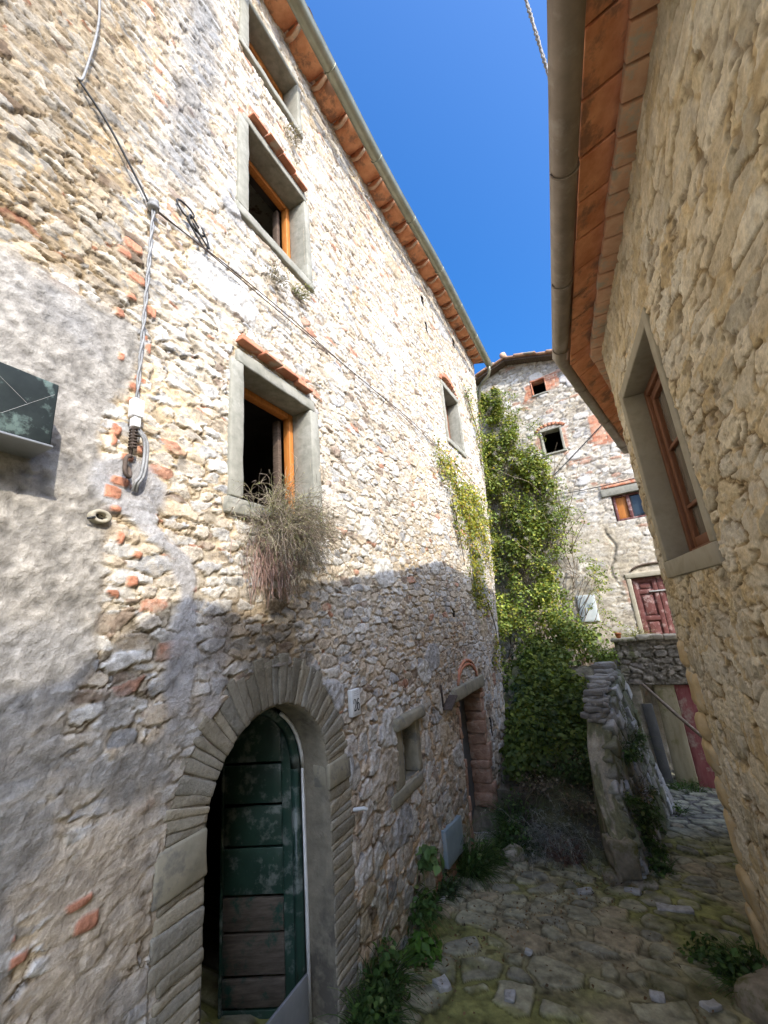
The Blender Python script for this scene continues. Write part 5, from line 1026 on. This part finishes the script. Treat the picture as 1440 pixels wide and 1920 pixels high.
def wall_vine(label, lines, nl, seed, pal):
    rng = np.random.default_rng(seed); vn_ = thing('climbing_plant', tuple(L1(lines[0][0][0][0], lines[0][0][0][1], .03)), label, 'climber'); b = MB(); A = []
    for ln, wd in lines:
        p = smooth([L1(u, v, .03 + .03 * rng.random()) for u, v in ln], 8); b.add(*tube(p, np.linspace(.011, .005, len(p)), 5)); A.append((np.array(ln), wd))
    b.build('stem', M['bark'], vn_, True); P = []
    for ln, wd in A:
        n = int(nl * np.linalg.norm(np.diff(ln, axis=0), axis=1).sum() * (wd / .2)); t = rng.random(n) * (len(ln) - 1); i = np.clip(t.astype(int), 0, len(ln) - 2); f = (t - i)[:, None]; q = ln[i] * (1 - f) + ln[i + 1] * f
        cl = (fbm(q[:, 0] * 6 + q[:, 1] * 5, q[:, 1] * 7, seed, 2) > -.18); q = q + rng.normal(size=(n, 2)) * np.array([wd * 1.1, wd]) * .6; q = q[cl]; P.append(L3(np.concatenate([q, (.02 + np.abs(rng.normal(size=(len(q), 1))) * .07)], 1)))
    P = np.concatenate(P); nn = np.array([.88, -.47, .25]) + rng.normal(size=(len(P), 3)) * .55; V, F, cc = leaves(P, nn, rng.uniform(.025, .055, len(P)), pick(len(P), pal, .25, rng), .75, .2, rng); mesh_np('foliage', V, F, M['leaf'], vn_, False, cc)
    return vn_, P
YL = [(.35, (.30, .29, .04)), (.3, (.20, .22, .035)), (.2, (.12, .16, .03)), (.1, (.42, .33, .05)), (.05, (.40, .22, .05))]
_, VP = wall_vine('sparse yellowing vine trailing down the sunlit left wall beside its far corner', [([(5.15, 2.18), (5.45, 2.15), (5.75, 1.95), (6.05, 1.7), (6.3, 1.45)], .26), ([(5.9, 1.85), (6.25, 1.3), (6.25, .85), (6.2, .5), (6.15, .15)], .22), ([(6.3, 1.5), (6.7, 1.45), (7.0, 1.2), (7.1, .7)], .24), ([(5.55, 1.7), (5.7, 1.2), (5.75, .7)], .12), ([(6.3, 2.0), (6.8, 1.9), (7.3, 1.6)], .22), ([(6.6, .2), (6.9, -.3), (6.6, -.8)], .12)], 560, 31, YL)
wall_vine('thin green vine hanging below the eaves at the far corner of the left house', [([(7.15, 4.25), (7.3, 3.9), (7.55, 3.5), (7.7, 3.0), (7.75, 2.4)], .12), ([(7.75, 3.2), (8.0, 3.9), (8.1, 4.5)], .10)], 420, 33, YL[1:] + IVY[:2])
# dry broom-like bush below the middle window
def build_bush():
    rng = np.random.default_rng(41); bs = thing('dry_bush', tuple(L1(1.95, .66, 0)), 'dry straw coloured wiry bush hanging from the sill of the lower window', 'bush'); e, nn = np.array([.443, .896, 0]), np.array([.896, -.443, 0]); parts = []
    n = 460; u = rng.normal(2.0, .14, n); v = rng.normal(.66, .07, n); P = L3(np.stack([u, v, rng.uniform(.0, .10, n)], 1)); lat = rng.normal(size=n) * .75; upw = rng.normal(.15, .75, n); D = e * lat[:, None] + nn * rng.uniform(.25, .9, n)[:, None] + np.array([0, 0, 1]) * upw[:, None]
    L = rng.uniform(.14, .38, n); pal = [(.4, (.30, .245, .19)), (.25, (.38, .33, .24)), (.2, (.22, .18, .15)), (.15, (.27, .27, .15))]; c = pick(n, pal, .2, rng); c[v + .4 * upw > .85] *= np.array([1.0, 1.08, .8])
    V, F, cc, pts = strands(P, D, L, .7, .0026, .0011, c, 7, .19, rng); parts.append((V, F, cc))
    k = rng.integers(0, n, 3000); j = rng.integers(2, 8, 3000); q = pts[k, j]; dr = (pts[k, j] - pts[k, j - 1]); dr /= np.linalg.norm(dr, axis=1, keepdims=True); D2 = dr + rng.normal(size=(3000, 3)) * .7; V, F, cc, _ = strands(q, D2, rng.uniform(.03, .12, 3000), .4, .0013, .0007, pick(3000, pal, .25, rng), 4, .25, rng); parts.append((V, F, cc))
    n = 260; P = L3(np.stack([rng.normal(1.86, .11, n), rng.uniform(.36, .56, n), rng.uniform(.02, .10, n)], 1)); D = e * rng.normal(size=n)[:, None] * .3 + nn * rng.uniform(0, .4, n)[:, None] + np.array([0, 0, -1.]) ; V, F, cc, _ = strands(P, D, rng.uniform(.10, .25, n), .6, .0022, .001, pick(n, [(1, (.36, .23, .19)), (1, (.33, .25, .21)), (.6, (.42, .28, .24))], .2, rng), 5, .12, rng); parts.append((V, F, cc))
    V, F, cc = join(parts); mesh_np('twigs', V, F, M['stem'], bs, True, cc)
    n = 900; q = pts[rng.integers(0, 460, n), rng.integers(3, 8, n)] + rng.normal(size=(n, 3)) * .015; V, F, cc = leaves(q, rng.normal(size=(n, 3)), rng.uniform(.008, .02, n), pick(n, [(1, (.27, .29, .13)), (1, (.36, .33, .2))], .2, rng), .35, .2, rng); mesh_np('leaflets', V, F, M['leaf'], bs, False, cc)
build_bush()
# weeds, grass and ferns
GRN = [(.4, (.055, .11, .025)), (.3, (.08, .14, .03)), (.2, (.04, .075, .02)), (.1, (.13, .16, .05))]
def weed(label, P, h, r, nb, nlf, seed, pal=GRN, lean=(0, 0, 0), lsz=(.03, .06), name='weed', cat='weed', group='weeds growing in the lane', bw=.004, curl=.09):
    rng = np.random.default_rng(seed); P = np.array(P, float); parts = []
    if nb:
        a = rng.uniform(0, 6.28, nb); q = rng.random(nb) ** .6 * r * .55; P0 = P + np.stack([np.cos(a) * q, np.sin(a) * q, np.zeros(nb) - .02], 1); D = np.stack([np.cos(a) * .55, np.sin(a) * .55, np.ones(nb)], 1) + rng.normal(size=(nb, 3)) * .3 + np.array(lean)
        V, F, cc, _ = strands(P0, D, rng.uniform(.5, 1.15, nb) * h, 1.1, bw, .0012, pick(nb, pal, .25, rng), 6, curl, rng); parts.append((V, F, cc))
    if nlf:
        d = rng.normal(size=(nlf, 3)); d[:, 2] = np.abs(d[:, 2]); d /= np.linalg.norm(d, axis=1, keepdims=True); q = P + d * np.array([r, r, h * .8]) * rng.uniform(.2, 1, (nlf, 1)) + np.array(lean) * h * .4
        V, F, cc = leaves(q, d + rng.normal(size=(nlf, 3)) * .5 + np.array([0, 0, .5]), rng.uniform(*lsz, nlf), pick(nlf, pal, .25, rng), .6, .25, rng); parts.append((V, F, cc))
    V, F, cc = join(parts); o = mesh_np(name, V, F, M['leaf'], None, False, cc); tag(o, label, cat, group); return o
off = (.25, -.12, 0)
weed('low weeds at the foot of the right door jamb', G(-.34, 2.92), .30, .16, 240, 200, 1, lean=off); weed('weeds climbing the wall foot beside the tooled door surround', G(-.28, 3.16) + np.array((0, 0, .03)), .34, .15, 160, 240, 2, lean=off)
weed('broad leaved bright green weed on the cobbles under the big white wall stones', G(-.02, 3.52), .17, .15, 60, 120, 3, [(1, (.10, .20, .03)), (1, (.07, .15, .025))], lsz=(.05, .10)); weed('leafy rosette rooted in the wall left of the grey utility cover', L1(3.62, -1.95, .03), .18, .13, 40, 46, 4, [(1, (.12, .19, .06)), (1, (.08, .14, .04))], (.5, -.25, 0), (.07, .13))
weed('trailing weeds below the leafy rosette on the wall', L1(3.45, -2.15, .03), .24, .17, 150, 230, 5, lean=(.4, -.2, -.4)); weed('dark weeds at the wall foot under the grey utility cover', G(.18, 4.38), .24, .17, 200, 260, 6, [(1, (.04, .075, .025)), (1, (.06, .10, .035))], lean=off)
weed('thick grass right of the grey utility cover', G(.52, 4.78), .42, .20, 420, 120, 7, lean=off); weed('weeds between the narrow doorway and its step stone', G(.80, 5.05), .26, .16, 200, 160, 8, lean=off)
weed('leafy tuft in front of the narrow doorway', G(1.10, 5.30), .40, .24, 260, 330, 9, lean=(.1, -.1, 0)); weed('ferny tuft at the far corner of the left house', G(1.28, 5.75) + np.array((0, 0, .08)), .50, .26, 340, 260, 10)
weed('grass tuft at the foot of the right house beside the boulder', G(2.02, 3.18), .28, .22, 260, 220, 11, lean=(-.3, .1, 0)); weed('creeping weeds along the base of the right house corner', G(1.93, 3.45), .12, .2, 120, 160, 12, lean=(-.2, .1, 0))
weed('row of grass before the foot of the beige board', fB(.15, -3.02, TO + .22), .26, .34, 380, 200, 13, bw=.005); weed('grass before the foot of the red board', fB(.65, -3.08, TO + .22), .24, .32, 300, 160, 14, bw=.005); weed('weeds at the far foot of the retaining wall', np.array((3.5, 6.45, -2.86)), .26, .26, 240, 260, 15, bw=.005)
weed('fern hanging from the upper face of the retaining wall', interp3((TRp + (BRp - TRp) * .22), .66), .22, .20, 160, 200, 16, lean=(.4, -.4, -.4)); weed('bright fern in the middle of the retaining wall face', interp3((TRp + (BRp - TRp) * .55), .52), .24, .20, 180, 260, 17, [(1, (.09, .17, .035)), (1, (.06, .12, .03))], (.4, -.4, -.3)); weed('weeds at the near foot of the retaining wall', np.array((2.30, 4.72, -2.56)), .24, .17, 180, 260, 18, [(1, (.09, .15, .03)), (1, (.06, .11, .03))]); weed('ivy leaves below the bright fern on the retaining wall', interp3((TRp + (BRp - TRp) * .8), .4), .16, .16, 60, 220, 19, lean=(.3, -.3, -.2))
for i, (t_, q_, l) in enumerate(((.88, .35, 'small ferns near the far top of the retaining wall'), (.35, .15, 'moss and small leaves under the cap near the low end of the retaining wall'), (.3, .55, 'dark trailing leaves on the lower middle of the retaining wall'), (.75, .62, 'hanging grass on the far middle of the retaining wall'))):
    weed(l, interp3((TRp + (BRp - TRp) * q_), t_), .16, .15, 90, 170, 60 + i, lean=(.35, -.35, -.5), lsz=(.02, .045))
# silvery dried plant and bank growth
gp = G(1.52, 5.28); rngb = np.random.default_rng(77)
def fronds(label, P, n, L, seed, pal):
    rng = np.random.default_rng(seed); P0 = np.array(P) + rng.normal(size=(n, 3)) * np.array([.17, .14, .03]); D = np.stack([rng.normal(size=n) * .6 - .1, rng.normal(size=n) * .6 - .25, np.abs(rng.normal(size=n)) * .5 + .55], 1)
    V, F, cc, pts = strands(P0, D, rng.uniform(.6, 1.2, n) * L, 2.0, .0028, .001, pick(n, pal, .2, rng), 9, .10, rng); q = pts[:, 2:]; t = np.gradient(q, axis=1); t /= np.linalg.norm(t, axis=2, keepdims=True); q = q.reshape(-1, 3); t = t.reshape(-1, 3); parts = [(V, F, cc)]
    for k in range(4):
        dd = np.cross(t, rng.normal(size=t.shape)); dd = dd / np.linalg.norm(dd, axis=1, keepdims=True) + t * .9; v, f, c, _ = strands(q, dd, rng.uniform(.025, .055, len(q)), .8, .0022, .0007, pick(len(q), pal, .25, rng), 2, .1, rng); parts.append((v, f, c))
    V, F, cc = join(parts); o = mesh_np('dried_plant', V, F, M['leaf'], None, False, cc); tag(o, label, 'dried plant')
fronds('silvery grey feathery dried plant on the edge of the bank', gp + np.array((.02, .05, .05)), 260, .56, 20, [(1, (.36, .355, .32)), (1, (.25, .25, .21)), (.6, (.46, .45, .41)), (.4, (.20, .22, .13))])
weed('reddish dry stalks at the lower edge of the silvery plant', G(1.55, 5.02) + np.array((0, 0, .03)), .22, .24, 260, 60, 21, [(1, (.22, .12, .09)), (1, (.28, .2, .15))], (0, -.2, 0), (.02, .04), 'dried_plant', 'dried plant', None)
def bankpt(A_, X_): x_ = A_ * h30[0] + X_ * h30[1]; y_ = A_ * h30[1] - X_ * h30[0]; return np.array((x_, y_, float(zg(np.array(x_), np.array(y_))) + .58 * max(0, A_ - 5.2)))
for i, (A_, X_, l) in enumerate(((5.75, -.95, 'brown dry scrub on the lower bank behind the silvery plant'), (5.95, -1.5, 'brown dry stalks on the bank close to the left house corner'), (6.0, -.62, 'straw coloured scrub on the bank beside the cap of the retaining wall'), (6.35, -1.15, 'tangle of brown stems under the climber in the middle of the bank'))):
    weed(l, bankpt(A_, X_), .34, .40, 260, 260, 80 + i, [(1, (.22, .165, .10)), (1, (.15, .11, .07)), (.6, (.28, .235, .15)), (.4, (.13, .14, .05))], (-.05, -.15, 0), (.02, .05), 'dry_scrub', 'scrub', 'brown scrub on the overgrown bank', .003, .2)
for i, (A_, X_, hh, l) in enumerate(((5.6, -.55, .34, 'small green tuft on the lowest buried step beside the cap wall'), (6.1, -1.0, .42, 'dark leafy plant on the middle of the bank'), (6.5, -.6, .5, 'leafy plant high on the bank against the retaining wall'), (6.6, -1.5, .55, 'dark plant on the bank against the left house'), (7.2, -.8, .6, 'dense dark plant near the top of the bank'))):
    x_ = A_ * h30[0] + X_ * h30[1]; y_ = A_ * h30[1] - X_ * h30[0]; weed(l, (x_, y_, float(zg(np.array(x_), np.array(y_))) + .62 * max(0, A_ - 5.15)), hh, .34, 160, 420, 30 + i, [(1, (.05, .085, .02)), (1, (.075, .115, .03)), (.5, (.10, .12, .035))], group='plants on the overgrown bank', name='plant', cat='plant', lsz=(.035, .07))
weed('bright yellow green shrub on the bank top under the flower pot', fB(-.62, -1.02, TO + .10), .42, .24, 60, 520, 40, [(1, (.20, .25, .04)), (1, (.13, .19, .035))], group=None, name='shrub', cat='shrub', lsz=(.035, .06)); weed('straggling plant on the terrace beside the maroon door', fB(-.1, -.75, .5), .42, .24, 120, 150, 41, [(1, (.24, .24, .07)), (1, (.16, .18, .05))], group=None, name='shrub', cat='shrub')
for i, (u, v, l) in enumerate(((2.22, 4.50, 'dry grass tuft on the wall between the two upper windows'), (1.95, 2.62, 'dry weed on the wall below the middle window'), (2.25, 2.72, 'green tuft under the right end of the middle window sill'))):
    weed(l, L1(u, v, .02), .12, .13, 110, 90, 50 + i, [(1, (.30, .26, .19)), (1, (.22, .19, .14))] if i != 2 else [(1, (.20, .22, .08)), (1, (.28, .26, .14))], (.5, -.25, -.2), (.01, .025), 'weed', 'weed', 'weeds rooted in the upper wall', .0013)
# fallen leaves and grit along the wall foot
rng = np.random.default_rng(91); n = 420; t = rng.random(n); x = lerp(-.3, 2.0, t) + rng.normal(size=n) * .14 + .12; y = lerp(3.1, 4.75, t ** .8) + rng.normal(size=n) * .16 - .05; n2_ = 160; x = np.concatenate([x, rng.uniform(.2, 2.1, n2_)]); y = np.concatenate([y, rng.uniform(2.9, 4.9, n2_)])
P = np.stack([x, y, zg(x, y) + .038 + rng.random(len(x)) * .012], 1); V, F, cc = leaves(P, np.array([0, 0, 1.]) + rng.normal(size=P.shape) * .35, rng.uniform(.010, .028, len(x)), pick(len(x), [(1, (.12, .07, .035)), (1, (.19, .12, .06)), (.6, (.08, .055, .035)), (.3, (.33, .29, .2))], .25, rng), .6, .3, rng)
o = mesh_np('leaf_litter', V, F, M['leaf'], None, False, cc); tag(o, 'brown fallen leaves scattered over the cobbles along the left wall', 'leaf litter', None, 'stuff')
